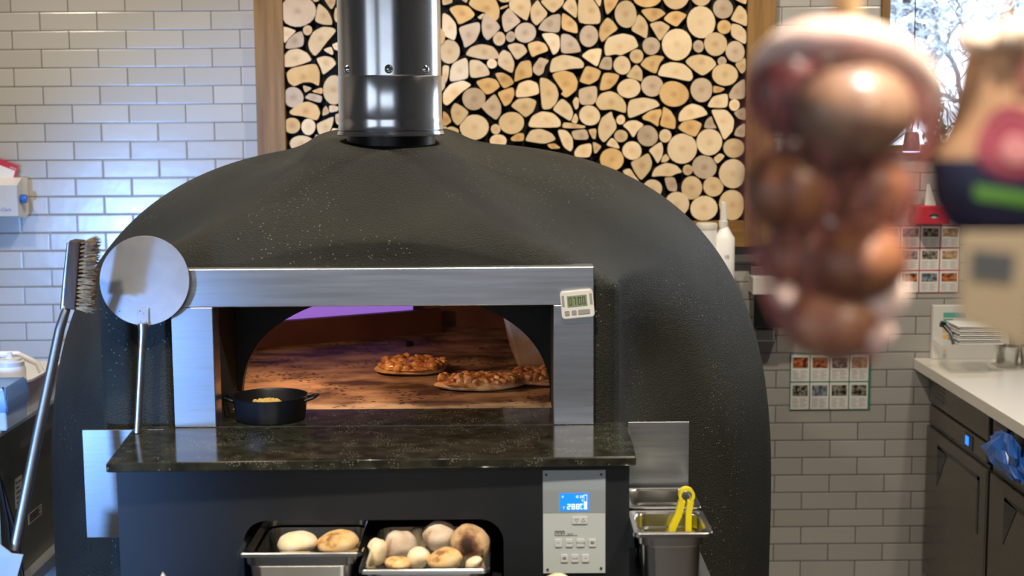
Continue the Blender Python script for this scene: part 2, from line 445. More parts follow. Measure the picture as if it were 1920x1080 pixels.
# ------------------------------------------------------------------ room shell
XL, XR, YF, ZC = -3.0, 3.2, -2.6, 3.0
wx0 = PY(1665, 100, YW).x; wz0 = PY(1700, 272, YW).z
wx1, wz1 = 2.75, 2.75
struct('floor', MB().box((XL - .1, YF - .1, -0.1), (XR + .1, YW + .2, 0)), 'floor')
struct('ceiling', MB().box((XL - .1, YF - .1, ZC), (XR + .1, YW + .2, ZC + .1)), 'ceil')
wb = MB().box((XL, YW, 0), (wx0 - .02, YW + .14, ZC)).box((wx0 - .02, YW, 0), (XR, YW + .14, wz0 - .02)).box((wx0 - .02, YW, wz1 + .02), (XR, YW + .14, ZC)).box((wx1 + .02, YW, wz0 - .02), (XR, YW + .14, wz1 + .02))
struct('wall_back', wb, 'tile')
struct('wall_left', MB().box((XL - .1, YF, 0), (XL, YW, ZC)), 'shopwall')
struct('wall_right', MB().box((XR, YF, 0), (XR + .1, YW, ZC)), 'plaster')
struct('wall_front', MB().box((XL, YF - .1, 0), (XR, YF, ZC)), 'shopwall')
win = MB()
win.box((wx0 - .028, YW - .02, wz0 - .02), (wx0, YW + .14, wz1 + .02)).box((wx1, YW - .02, wz0 - .02), (wx1 + .03, YW + .14, wz1 + .02))
win.box((wx0 - .028, YW - .02, wz1), (wx1 + .03, YW + .14, wz1 + .03))
win.box((wx0 - .028, YW - .03, wz0 - .03), (wx1 + .03, YW + .14, wz0))
wo = struct('window_1', win, 'oak')
MT['glass'] = mat('window_glass', (1, 1, 1), 0.0, alpha=0.06)
obj('pane', MB().box((wx0, YW + .08, wz0), (wx1, YW + .086, wz1)), 'glass', wo)

MT['skyglow'] = mat('daylight_pane', (0.5, 0.6, 0.7), 0.5, emit=(0.80, 0.88, 1.0), estr=1.5)
w2 = struct('window_2', MB().box((XL, -1.9, .7), (XL + .04, 1.1, .76)).box((XL, -1.9, 2.4), (XL + .04, 1.1, 2.46)).box((XL, -1.9, .7), (XL + .04, -1.84, 2.46)).box((XL, -.43, .7), (XL + .04, -.37, 2.46)).box((XL, 1.04, .7), (XL + .04, 1.1, 2.46)), 'oak')
obj('pane', MB().box((XL + .005, -1.84, .76), (XL + .01, 1.04, 2.4)), 'skyglow', w2)
w3 = struct('fill_window', MB().box((-2.2, YF, 1.0), (1.0, YF + .04, 1.06)).box((-2.2, YF, 2.5), (1.0, YF + .04, 2.56)).box((-2.2, YF, 1.0), (-2.14, YF + .04, 2.56)).box((-.63, YF, 1.0), (-.57, YF + .04, 2.56)).box((.94, YF, 1.0), (1.0, YF + .04, 2.56)), 'oak')  # unseen window added behind the camera for soft fill and flue reflections
obj('pane', MB().box((-2.14, YF + .005, 1.06), (.94, YF + .01, 2.5)), 'skyglow', w3)
# ------------------------------------------------------------------ garden beyond the window
struct('ground', MB().box((-4, YW + .21, -.1), (5, 8, 0)), 'floor')
MT['twig'] = mat('pale_branch', (0.20, 0.21, 0.24), 0.8)
MT['leaf'] = mat('silver_leaf', (0.42, 0.50, 0.58), 0.6)
MT['leafg'] = mat('green_leaf', (0.06, 0.22, 0.05), 0.5)
MT['hedge'] = mat('dark_hedge', (0.010, 0.022, 0.045), 0.9, col2=(0.03, 0.05, 0.09), nscale=25)
sh = thing('garden_shrub', (2.2, 6.2, 0), 'bare grey shrub with thin branches outside the window', 'shrub')
tb = MB()
mains = [[(1672, 600), (1700, 300), (1690, 120), (1672, -20)], [(1900, 500), (1800, 160), (1760, 60), (1745, -30)], [(1600, 300), (1720, 190), (1760, 120), (1830, -40)],
         [(1860, 500), (1810, 190), (1700, 165), (1650, 120)], [(1980, 420), (1870, 150), (1800, 50), (1790, -30)]]
for q in mains:
    pts = [PY(x, y, 6.2 + random.uniform(-.1, .2)) for x, y in q]; fine = []
    for a, b in zip(pts, pts[1:]):
        for k in range(6):
            p = a.lerp(b, k / 6); fine.append(p + Vector((random.uniform(-.012, .012), 0, random.uniform(-.012, .012))))
    tb.tube(fine, [0.016 - 0.010 * i / len(fine) for i in range(len(fine))], n=6)
    for p in fine[4:]:
        for k in range(2):
            d = Vector((random.uniform(-1, 1), random.uniform(-.4, .4), random.uniform(-.2, 1))).normalized() * random.uniform(.1, .3)
            tb.tube([p, p + d * .5 + Vector((.01, 0, 0)), p + d], [0.004, 0.003, 0.0015], n=5)
obj('branches', tb, 'twig', sh)
lf = MB()
for i in range(900):
    c = PY(random.uniform(1660, 1960), random.uniform(-40, 100) if random.random() < .7 else random.uniform(0, 260), 6.2 + random.uniform(-.25, .25))
    d = Vector((random.uniform(-1, 1), random.uniform(-.5, .5), random.uniform(-1, 1))).normalized() * random.uniform(.02, .05)
    n = d.cross(Vector((random.uniform(-1, 1), 1, random.uniform(-1, 1)))).normalized() * .005
    lf.add([c - d, c + n, c + d, c - n], [(0, 1, 2, 3)])
lv = obj('leaves', lf, 'leaf', sh); lv['kind'] = 'stuff'
hd = MB()
for i in range(26):
    c = PY(random.choice([1690, 1720, 1745, 1905, 1890, 1865, 1880]) + random.uniform(-18, 18), random.choice([20, 0, 60, 85]) + random.uniform(-20, 20), 6.8)
    hd.add([(c.x + random.uniform(.02, .06) * math.cos(a), c.y, c.z + random.uniform(.02, .06) * math.sin(a)) for a in [k * .9 for k in range(7)]] + [(c.x, c.y + .1, c.z)], [(0, 1, 2, 3, 4, 5, 6)] + [(i2, 7, (i2 + 1) % 7) for i2 in range(7)])
tag(obj('hedge_foliage', hd, 'hedge'), 'dark clumps of foliage far behind the bare shrub outside the window', 'foliage', kind='stuff')
gp = MB()
for i in range(40):
    c = PY(1760 + random.gauss(0, 12), 245 + random.gauss(0, 18), 5.75)
    d = Vector((random.uniform(-1, 1), random.uniform(-.5, .5), random.uniform(-1, 1))).normalized() * .018
    n = d.cross(Vector((0, 1, .3))).normalized() * .009
    gp.add([c - d, c + n, c + d, c - n], [(0, 1, 2, 3)])
g0 = PY(1760, 260, 5.75)
gp.tube([(g0.x, 5.75, 0), (g0.x - .02, 5.75, g0.z), (g0.x + .01, 5.75, g0.z + .1)], .004, n=6)
tag(obj('green_plant', gp, 'leafg'), 'small green leafy plant outside at the window\'s lower corner', 'plant')

# ------------------------------------------------------------------ log panel in oak frame
fl0, fl1 = PY(477, 60, YW - .05).x, PY(531, 60, YW - .05).x
fr0, fr1 = PY(1401, 60, YW - .05).x, PY(1455, 60, YW - .05).x
fb0, fb1 = PY(1350, 463, YW - .05).z, PY(1350, 414, YW - .05).z
FT = 2.72
YP = YW - 0.055
lf_ = thing('log_display_frame', ((fl0 + fr1) / 2, YW - .03, fb0), 'golden oak frame on the tiled wall holding the stacked cut logs', 'frame')
obj('side_board', MB().box((fl0, YP, fb0), (fl1, YW - .001, FT)), 'oak', lf_, bevel=.002)
obj('side_board', MB().box((fr0, YP, fb0), (fr1, YW - .001, FT)), 'oak', lf_, bevel=.002)
obj('bottom_board', MB().box((fl1, YP, fb0), (fr0, YW - .001, fb1)), 'oakh', lf_, bevel=.002)
obj('top_board', MB().box((fl1, YP, FT - .1), (fr0, YW - .001, FT)), 'oakh', lf_, bevel=.002)
obj('back_board', MB().box((fl1, YW - .012, fb1), (fr0, YW - .002, FT - .1)), 'void', lf_)

LOGS = []


def lr(crop, tone, *c):
    ox, oy, s = crop; x, y, rx, ry = c
    n = 22; ph = random.uniform(0, 6); k = random.uniform(.01, .035); k2 = random.uniform(0, .02)
    pts = []
    for i in range(n):
        a = 2 * math.pi * i / n; q = 1 + k * math.sin(2 * a + ph) + k2 * math.sin(3 * a + 2 * ph)
        pts.append((ox + (x + rx * q * math.cos(a)) / s, oy + (y + ry * q * math.sin(a)) / s))
    LOGS.append(('round', tone, pts, max(rx, ry) / s))


def lp(crop, tone, *pts):
    ox, oy, s = crop
    P = [(ox + x / s, oy + y / s) for x, y in pts]
    for it, rto in ((0, .16), (1, .25)):
        Q = []
        for i in range(len(P)):
            a, b = P[i], P[(i + 1) % len(P)]
            Q.append((a[0] + (b[0] - a[0]) * rto, a[1] + (b[1] - a[1]) * rto)); Q.append((a[0] + (b[0] - a[0]) * (1 - rto), a[1] + (b[1] - a[1]) * (1 - rto)))
        P = Q
    xs = [p[0] for p in P]; ys = [p[1] for p in P]
    LOGS.append(('split', tone, P, max(max(xs) - min(xs), max(ys) - min(ys)) / 2))


A = (820, 0, 3.7226); B = (1100, 0, 4.697); Cc = (1100, 200, 4.697); D = (520, 0, 4.1538)
for t_, *c in [('t', 85, 360, 72, 82), ('t', 432, 270, 43, 48), ('g', 512, 256, 32, 37), ('g', 615, 228, 74, 70), ('g', 1058, 252, 66, 74), ('l', 381, 444, 34, 34),
               ('g', 255, 690, 82, 76), ('l', 258, 888, 100, 88), ('l', 407, 902, 34, 34), ('t', 518, 858, 86, 78), ('l', 1063, 806, 72, 70), ('l', 425, 985, 58, 48)]: lr(A, t_, *c)
for t_, *c in [
    ('o', (78, 60), (140, 35), (215, 42), (265, 100), (240, 130), (150, 175), (130, 130)),
    ('o', (215, 30), (250, -30), (400, -20), (435, 60), (430, 120), (405, 150), (330, 85), (270, 70)),
    ('t', (35, -25), (105, -25), (105, 20), (35, 40)), ('t', (140, -25), (215, -25), (205, 25)), ('t', (405, -25), (510, -25), (505, 12), (450, 18)),
    ('t', (440, 50), (495, 32), (490, 48), (440, 68)), ('t', (500, 20), (520, -25), (640, -25), (655, 40), (640, 100), (625, 148), (560, 105), (505, 60)),
    ('l', (35, 85), (85, 110), (130, 165), (135, 230), (120, 285), (60, 255), (35, 245)), ('g', (148, 190), (295, 148), (298, 215), (265, 290), (190, 338), (180, 290), (160, 240)),
    ('l', (277, 120), (330, 88), (305, 138)), ('g', (330, 90), (400, 135), (443, 190), (400, 240), (350, 285), (318, 245), (308, 180), (318, 120)),
    ('g', (450, 110), (500, 50), (545, 105), (585, 150), (520, 200), (475, 228), (455, 180)), ('t', (648, 60), (700, -5), (720, 30), (775, 95), (730, 145), (690, 180), (655, 140)),
    ('t', (710, 0), (885, -20), (880, 30), (810, 92), (770, 65)), ('t', (870, 50), (910, -5), (955, -20), (980, 60), (970, 130), (920, 90)),
    ('t', (985, -25), (1070, -25), (1125, 50), (1140, 110), (1135, 168), (980, 165)), ('l', (1085, -25), (1150, -25), (1135, 55)),
    ('g', (700, 205), (740, 140), (800, 105), (862, 95), (855, 230), (760, 220)), ('o', (870, 85), (930, 120), (975, 165), (982, 238), (865, 205)),
    ('l', (722, 235), (800, 228), (850, 250), (858, 320), (840, 365), (808, 385), (780, 320)), ('g', (862, 235), (920, 240), (975, 280), (1008, 360), (935, 372), (862, 372)),
    ('t', (192, 385), (230, 330), (310, 306), (390, 325), (428, 375), (425, 410), (320, 415)), ('t', (485, 318), (540, 300), (600, 310), (633, 362), (555, 422), (520, 370)),
    ('o', (625, 305), (700, 285), (755, 305), (778, 355), (700, 380), (660, 402)), ('l', (1003, 390), (1060, 345), (1153, 335), (1120, 470), (1060, 430)),
    ('l', (90, 490), (110, 440), (200, 400), (215, 440), (217, 545), (160, 560), (85, 570)), ('t', (222, 418), (290, 420), (345, 460), (372, 525), (227, 550)),
    ('t', (35, 455), (85, 458), (75, 540), (50, 600), (35, 600)), ('t', (425, 390), (460, 345), (510, 370), (540, 440), (525, 513), (460, 480), (422, 450)),
    ('o', (538, 560), (545, 490), (580, 430), (652, 418), (665, 535), (600, 548), (540, 572)), ('g', (665, 470), (700, 420), (715, 400), (783, 420), (750, 460), (740, 510), (705, 530), (670, 505)),
    ('l', (785, 480), (800, 410), (880, 380), (990, 405), (1023, 440), (1020, 475), (920, 480), (790, 508)), ('o', (400, 512), (450, 505), (505, 530), (540, 580), (465, 622), (430, 570)),
    ('o', (990, 570), (1010, 520), (1040, 455), (1147, 492), (1120, 560), (1060, 592)), ('o', (795, 518), (880, 490), (950, 510), (982, 570), (970, 630), (900, 685), (860, 655), (880, 640), (850, 600)),
    ('l', (38, 650), (90, 585), (180, 560), (243, 592), (160, 650), (70, 740), (40, 720)), ('o', (267, 568), (350, 542), (410, 555), (440, 605), (380, 650), (340, 660), (300, 615)),
    ('o', (418, 645), (530, 605), (540, 660), (510, 720), (470, 745), (440, 690)), ('l', (548, 640), (570, 580), (640, 557), (700, 580), (713, 655), (630, 675), (550, 680)),
    ('t', (714, 540), (770, 550), (830, 600), (848, 660), (830, 720), (790, 760), (732, 765), (720, 640)), ('g', (983, 620), (1115, 595), (1115, 690), (1090, 730), (995, 732)),
    ('g', (302, 745), (350, 700), (400, 650), (445, 730), (445, 790), (410, 840), (350, 795)), ('t', (510, 740), (560, 690), (640, 682), (695, 705), (670, 780), (615, 822), (570, 780)),
    ('l', (800, 765), (870, 682), (930, 735), (950, 790), (930, 848), (870, 810)), ('l', (943, 710), (965, 675), (990, 690), (985, 750), (965, 768)),
    ('l', (932, 850), (965, 785), (985, 830), (970, 865)), ('t', (92, 770), (120, 715), (170, 740), (225, 785), (145, 882), (105, 840)),
    ('o', (38, 770), (75, 800), (100, 850), (60, 878), (38, 875)), ('t', (45, 900), (100, 880), (152, 905), (140, 960), (45, 965)),
    ('l', (627, 890), (660, 810), (730, 775), (810, 790), (860, 840), (860, 890)), ('t', (870, 895), (880, 850), (1035, 878), (1030, 895)),
    ('l', (617, 970), (650, 910), (720, 898), (800, 930), (830, 975), (750, 1005), (620, 985)), ('o', (510, 965), (560, 930), (605, 930), (605, 985), (520, 985)),
    ('l', (835, 905), (900, 908), (945, 960), (948, 1030), (930, 1060), (880, 1025)), ('g', (932, 915), (1040, 900), (1058, 960), (1040, 975), (955, 975)),
    ('t', (1050, 905), (1113, 895), (1105, 970), (1085, 970)), ('l', (955, 1060), (990, 1015), (1075, 998), (1078, 1060), (1060, 1100), (960, 1095)),
    ('t', (1082, 985), (1150, 1020), (1110, 1070), (1095, 1070)), ('o', (765, 1008), (820, 1000), (865, 1035), (790, 1040))]: lp(A, t_, *c)
for t_, *c in [('t', 345, 125, 97, 118), ('l', 1008, 195, 127, 138), ('l', 795, 392, 128, 142), ('g', 568, 405, 76, 78), ('o', 1212, 238, 62, 60), ('g', 985, 408, 48, 54),
               ('t', 1135, 388, 97, 106), ('g', 1308, 455, 84, 92), ('t', 440, 495, 58, 62), ('l', 312, 575, 76, 80), ('g', 1192, 537, 38, 38), ('l', 373, 778, 100, 86), ('g', 577, 757, 94, 94),
               ('t', 1218, 658, 112, 98), ('o', 768, 828, 126, 114), ('g', 1012, 792, 98, 104), ('l', 1302, 925, 48, 50), ('g', 1200, 75, 86, 90), ('o', 535, -30, 125, 95), ('t', 785, -25, 110, 108),
               ('t', 1005, -52, 95, 102)]: lr(B, t_, *c)
for t_, *c in [
    ('o', (150, -25), (290, -25), (250, 60), (180, 135), (160, 70)), ('t', (1290, -25), (1410, -25), (1405, 40), (1330, 10)),
    ('o', (180, 150), (230, 185), (280, 255), (200, 310), (135, 378), (108, 310), (120, 230)), ('t', (455, 120), (510, 165), (542, 230), (530, 345), (460, 305), (385, 265)),
    ('o', (470, 90), (560, 70), (650, 78), (700, 120), (640, 160), (565, 200)), ('o', (670, 170), (730, 110), (800, 95), (888, 130), (830, 195), (790, 240)),
    ('t', (550, 210), (650, 183), (740, 235), (690, 300), (645, 365), (595, 280)), ('t', (1340, 38), (1400, 90), (1418, 160), (1410, 235), (1340, 203), (1262, 175)),
    ('l', (1275, 205), (1350, 220), (1400, 270), (1412, 330), (1400, 395), (1270, 320)),
    ('l', (155, 410), (185, 330), (320, 292), (420, 320), (460, 410), (380, 450), (300, 488), (255, 475), (165, 495)), ('g', (100, 600), (150, 500), (222, 500), (222, 620)),
    ('o', (472, 570), (520, 510), (600, 485), (690, 500), (640, 560), (612, 650), (560, 630), (510, 600)), ('t', (340, 675), (435, 560), (490, 620), (490, 720), (440, 700)),
    ('t', (860, 545), (920, 495), (1000, 478), (1100, 505), (1150, 570), (1020, 680)), ('t', (1300, 560), (1400, 500), (1405, 620), (1365, 655)),
    ('l', (628, 650), (660, 575), (740, 545), (850, 560), (920, 620), (938, 680), (910, 718), (760, 685), (640, 668)), ('o', (110, 800), (145, 635), (295, 655), (260, 730), (200, 785)),
    ('o', (1115, 750), (1225, 780), (1180, 812), (1115, 820)), ('g', (1252, 830), (1300, 750), (1400, 685), (1405, 870), (1260, 875)),
    ('t', (75, 905), (120, 825), (210, 800), (300, 840), (348, 920), (345, 1000), (230, 960), (120, 970)), ('l', (1065, 930), (1110, 850), (1245, 818), (1242, 950), (1080, 945)),
    ('l', (358, 960), (380, 880), (500, 858), (610, 880), (650, 930), (550, 970), (370, 1050))]: lp(B, t_, *c)
for t_, *c in [('l', 300, 115, 38, 42), ('t', 302, 258, 58, 55), ('g', 537, 258, 90, 92), ('l', 692, 257, 54, 57), ('l', 842, 370, 130, 132), ('l', 1080, 312, 116, 113), ('t', 1297, 365, 96, 82),
               ('o', 222, 465, 108, 95), ('l', 400, 387, 85, 80), ('t', 890, 557, 44, 46), ('g', 1037, 532, 106, 104), ('l', 1285, 590, 116, 130), ('t', 925, 715, 92, 101), ('t', 1115, 705, 86, 88),
               ('l', 580, 725, 86, 82), ('l', 795, 860, 108, 108), ('l', 1033, 895, 120, 108), ('t', 1280, 865, 115, 130)]: lr(Cc, t_, *c)
for t_, *c in [
    ('o', (487, 90), (560, 35), (658, 20), (660, 70), (636, 110), (632, 180), (560, 130), (500, 115)), ('o', (680, 0), (740, 35), (785, 110), (780, 200), (700, 185), (644, 165), (664, 80), (672, 20)),
    ('l', (808, 135), (815, 60), (860, 5), (930, -30), (1020, 0), (1075, 70), (930, 110)), ('l', (1095, 30), (1160, 12), (1240, 35), (1300, 110), (1290, 210), (1210, 300), (1175, 210), (1130, 110)),
    ('g', (1030, 190), (1050, 120), (1100, 80), (1120, 150), (1150, 192)), ('g', (1290, 50), (1405, 0), (1405, 120), (1335, 105)), ('g', (1295, 255), (1320, 190), (1400, 135), (1400, 275)),
    ('o', (800, 190), (850, 130), (940, 114), (1022, 150), (960, 270), (880, 238)), ('l', (100, 190), (130, 100), (220, 38), (230, 90), (255, 130), (265, 190), (200, 270), (150, 318), (110, 270)),
    ('l', (315, 165), (370, 125), (440, 120), (508, 158), (450, 210), (410, 278), (370, 210)), ('l', (165, 340), (220, 270), (260, 300), (298, 375)),
    ('l', (545, 385), (600, 340), (658, 308), (675, 370), (665, 440), (625, 505), (590, 440)), ('l', (655, 490), (668, 440), (700, 415), (732, 460), (700, 488)),
    ('t', (385, 490), (470, 450), (545, 405), (578, 490), (560, 560), (480, 655), (420, 570)), ('l', (310, 565), (380, 540), (425, 610), (470, 665), (380, 640)),
    ('l', (568, 620), (600, 540), (700, 492), (790, 515), (845, 578), (790, 590), (740, 615), (650, 608)), ('l', (1115, 455), (1175, 408), (1222, 435), (1150, 508)),
    ('g', (680, 622), (775, 620), (798, 700), (790, 750), (715, 740))]: lp(Cc, t_, *c)
for t_, *c in [('g', 160, 88, 143, 118), ('t', 235, 235, 36, 38), ('t', 300, -15, 30, 28), ('g', 125, 758, 77, 80), ('t', 440, 700, 82, 115), ('o', 113, 978, 66, 60), ('l', 242, 988, 56, 62), ('t', 190, 1120, 90, 66)]: lr(D, t_, *c)
for t_, *c in [
    ('t', (290, 165), (310, 60), (325, 25), (390, 80), (425, 150), (428, 195), (350, 190)), ('t', (355, -20), (455, -20), (450, 30), (420, 80)), ('t', (440, 120), (455, 50), (485, 90), (490, 190), (450, 165)),
    ('l', (30, 205), (85, 215), (150, 240), (95, 290), (55, 340), (35, 290)), ('g', (60, 375), (80, 310), (130, 265), (190, 240), (208, 300), (200, 362), (100, 380)),
    ('t', (240, 330), (275, 250), (350, 208), (430, 215), (460, 240), (390, 320), (295, 445), (250, 390)), ('l', (358, 385), (420, 362), (436, 405), (430, 430), (380, 405)),
    ('l', (425, 345), (482, 325), (490, 400), (442, 385)), ('t', (35, 520), (40, 450), (90, 390), (160, 378), (230, 410), (272, 470), (190, 500), (110, 522)),
    ('t', (300, 455), (370, 435), (430, 450), (462, 500), (355, 588), (340, 530)), ('o', (70, 570), (110, 530), (300, 492), (330, 560), (325, 675), (270, 640), (200, 640), (130, 675), (85, 640)),
    ('t', (195, 662), (275, 685), (215, 725)), ('o', (260, 712), (350, 678), (352, 735)), ('g', (208, 765), (250, 724), (350, 747), (340, 805)),
    ('o', (90, 870), (170, 805), (240, 790), (310, 820), (335, 880), (310, 942), (200, 905), (110, 895)), ('t', (350, 905), (355, 850), (378, 820), (410, 880)),
    ('l', (403, 822), (440, 820), (480, 835), (470, 865), (405, 878)), ('t', (303, 965), (380, 930), (440, 905), (430, 970), (400, 1040), (370, 1072), (320, 1040)),
    ('t', (450, 890), (495, 880), (495, 980), (455, 960)), ('l', (415, 1060), (425, 995), (495, 1010), (495, 1065)), ('t', (285, 1085), (300, 1045), (340, 1060), (350, 1085))]: lp(D, t_, *c)
NV = len(LOGS)
# the stack goes on behind the flue
gx = [(x, y) for y in range(-20, 300, 44) for x in range(664, 815, 44)]
NCOL = len(range(664, 815, 44))
for i, (x, y) in enumerate(gx):
    r_ = random.choice([17, 20, 15]); lr((0, 0, 1), random.choice('ltgo'), x + (22 if (y // 44) % 2 else 0), y, r_, r_)

ORD = ['leftmost', 'second from left', 'third from left', 'fourth from left', 'fifth from left', 'sixth from left', 'seventh from left', 'eighth from left', 'ninth from left']
NUM = {1: 'only', 2: 'two', 3: 'three', 4: 'four', 5: 'five', 6: 'six', 7: 'seven', 8: 'eight', 9: 'nine'}
TONE = {'l': 'cream', 't': 'tan', 'g': 'greyish', 'o': 'orange-brown'}


def zone(x, y):
    if x < 645: h = 'left of the flue'
    elif x < 930: h = 'just right of the flue'
    elif x < 1060: h = 'left of panel centre'
    elif x < 1180: h = 'at panel centre'
    elif x < 1300: h = 'right of panel centre'
    else: h = 'along the right frame'
    v = ['top', 'upper', 'middle', 'low', 'bottom', 'lowest'][min(5, max(0, int(y // 72)))]
    return v, h


groups = {}
info = []
for i, (sh_, tone, P, rad) in enumerate(LOGS):
    cx = sum(p[0] for p in P) / len(P); cy = sum(p[1] for p in P) / len(P)
    key = (sh_, tone) + zone(cx, cy); info.append((cx, cy, key))
    if i < NV: groups.setdefault(key, []).append((cx, i))
for k in groups: groups[k].sort()
YLF = YW - 0.050
for i, (sh_, tone, P, rad) in enumerate(LOGS):
    cx, cy, key = info[i]
    if cy - rad > 470: continue
    yf = YLF + random.uniform(-0.004, 0.006)
    W3 = [PY(x, y, yf) for x, y in P]
    W2 = [(min(max(p.x, fl1 + .001), fr0 - .001), max(p.z, fb1 + .001)) for p in W3]
    c0 = PY(cx, cy, yf)
    W2 = [(min(max(c0.x + (x - c0.x) * 1.02, fl1 + .001), fr0 - .001), max(c0.z + (z - c0.z) * 1.02, fb1 + .001)) for x, z in W2]
    mb = MB()
    # slightly chamfered bark edge, then the cut face
    inner = [(c0.x + (x - c0.x) * .985, c0.z + (z - c0.z) * .985) for x, z in W2]
    mb.prism(W2, yf + .002, YW - .014, 1, 1)
    mb.prism(inner, yf, yf + .003, 0, 0)
    name = 'round_log' if sh_ == 'round' else 'split_log'
    o = obj(name, mb, [tone, 'bark'], origin=(c0.x, yf, c0.z))
    if i < NV:
        lst = [j for _, j in groups[key]]; n = len(lst); q = lst.index(i)
        v, h = key[2:]
        pre = '' if n == 1 else (('rightmost' if q == n - 1 else ORD[q]) + ' of ' + NUM[n] + ' ')
        pl = '' if n == 1 else 's'
        desc = ('round log' if sh_ == 'round' else 'split log') + pl
        lab = f"{pre}{TONE[tone]} {desc}, {v} of stack {h}"
    else:
        gi = i - NV; gc, gr_ = gi % NCOL, gi // NCOL
        lab = f"round log behind the flue, {ORD[gc]} in the {['first', 'second', 'third', 'fourth', 'fifth', 'sixth', 'seventh', 'eighth', 'ninth'][gr_]} row down"
    tag(o, lab, 'log', 'cut logs stacked in the wall frame' if i < NV else 'cut logs behind the flue pipe')

# ------------------------------------------------------------------ pizza oven
ZG = 1.08; YFR = 3.27                       # hearth height, plane of the steel mouth frame
OC = Vector((PY(779, 900, 4.2).x, 4.22, 0.0))
fT = PY(730, 501, YFR).z; fOx0 = PY(326, 650, YFR).x; fOx1 = PY(1113, 650, YFR).x
oT = PY(730, 572, YFR).z; oX0 = PY(405, 680, YFR).x; oX1 = PY(1038, 680, YFR).x
CHX, CHY = PY(732, 200, 3.66).x, 3.66
oven = thing('pizza_oven', (OC.x, OC.y, 0), 'large black domed pizza oven with rectangular steel-framed mouth', 'oven')
DA, DB, DC, ZS, DP = 1.062, 0.90, 1.085, 0.63, 2.8
HX0, HX1 = PY(180, 650, 3.3).x, PY(1165, 650, 3.3).x
hxc, hxw = (HX0 + HX1) / 2, (HX1 - HX0) / 2


def smin(a, b, k):
    h = np.clip(0.5 + 0.5 * (b - a) / k, 0, 1); return b * (1 - h) + a * h - k * h * (1 - h)


def smax(a, b, k): return -smin(-a, -b, k)


def oven_f(x, y, z):
    X = np.abs(x - OC.x) / DA; Yy = np.abs(y - OC.y) / DB
    rho = np.sqrt(X ** 2 + Yy ** 2)
    Z = np.maximum(z - ZS, 0) / DC
    g = (rho ** DP + Z ** DP) ** (1 / DP)
    rv = (X ** 2.4 + Z ** 2.4) ** (1 / 2.4)
    g = g + 0.055 * np.exp(-((rv - 0.72) / 0.085) ** 2) * np.clip((OC.y - 0.1 - y) / 0.35, 0, 1)
    low = np.where(z < ZS, (ZS - z) * 0.012, 0)
    dome = (g - 1) + low
    # hood around the mouth: front plane, sides, sloping top up to the flue
    front = (YFR + 0.012) - y
    z1, y1 = fT + 0.035, YFR
    z2, y2 = 1.70, 3.56
    nx = Vector((-(z2 - z1), (y2 - y1))).normalized() if False else None
    L_ = math.hypot(z2 - z1, y2 - y1); ny, nz = -(z2 - z1) / L_, (y2 - y1) / L_
    top = (y - y1) * ny + (z - z1) * nz
    taper = np.clip((z - (fT - .05)) / 0.28, 0, 1) * 0.48
    sides = (np.abs(x - hxc) - (hxw - taper)) * 0.9
    hood = smax(smax(front, sides, 0.06), top, 0.10)
    hood = smax(hood, z - 1.71, 0.05)
    # raised seat of the flue
    rc_ = np.sqrt((x - CHX) ** 2 + (y - CHY) ** 2)
    seat = smax((rc_ - 0.15 - (1.71 - z) * 1.0) * 0.6, z - 1.708, 0.03)
    seat = smax(seat, 1.50 - z, 0.04)
    seat = np.maximum(seat, front)
    return smin(smin(dome, hood, 0.17), seat, 0.07)


nu, nvv = 300, 170
cz = 0.95
U = np.linspace(0, 2 * np.pi, nu, endpoint=False)
V = np.linspace(-0.72, np.pi / 2 - 0.004, nvv)
UU, VV = np.meshgrid(U, V)
dx = np.cos(VV) * np.sin(UU); dy = -np.cos(VV) * np.cos(UU); dz = np.sin(VV)
lo = np.zeros_like(dx); hi = np.full_like(dx, 2.2)
for _ in range(40):
    mid = (lo + hi) / 2
    val = oven_f(OC.x + dx * mid, OC.y + dy * mid, cz + dz * mid)
    ins = val < 0
    lo = np.where(ins, mid, lo); hi = np.where(ins, hi, mid)
Xs = OC.x + dx * lo; Ys = OC.y + dy * lo; Zs = cz + dz * lo
# remove the small flutter of the smooth union
mb = MB(); vs = [(float(Xs[j, i]), float(min(Ys[j, i], YW - .012)), float(max(Zs[j, i], 0.0))) for j in range(nvv) for i in range(nu)]
vs.append((OC.x, OC.y, float(Zs[-1].mean())))
fs = []
for j in range(nvv - 1):
    for i in range(nu):
        a = [j * nu + i, j * nu + (i + 1) % nu, (j + 1) * nu + (i + 1) % nu, (j + 1) * nu + i]
        cxm = sum(vs[k][0] for k in a) / 4; cym = sum(vs[k][1] for k in a) / 4; czm = sum(vs[k][2] for k in a) / 4
        if cym < 3.5 and oX0 - .035 < cxm < oX1 + .035 and ZG - .05 < czm < oT + .035: continue
        fs.append(tuple(a))
for i in range(nu): fs.append(((nvv - 1) * nu + i, (nvv - 1) * nu + (i + 1) % nu, len(vs) - 1))
mb.add(vs, fs)
dome_o = obj('dome', mb, 'dome', oven, smooth=True)
# neck under the flue
mb = MB().lathe([(0.112, 1.50), (0.112, 1.775)], (CHX, CHY, 0), n=48)
obj('flue_neck', mb, 'black', oven, smooth=True)
# steel mouth frame
fr = MB()
fp = [(fOx0, ZG), (fOx0, fT), (fOx1, fT), (fOx1, ZG), (oX1, ZG), (oX1, oT), (oX0, oT), (oX0, ZG)]
y0, y1 = YFR - .018, YFR + .05
fr.box((fOx0, y0, oT), (fOx1, y1, fT)).box((fOx0, y0, ZG), (oX0, y1, oT)).box((oX1, y0, ZG), (oX1 + (fOx1 - oX1), y1, oT))
obj('mouth_frame', fr, 'steelh', oven, bevel=.002)
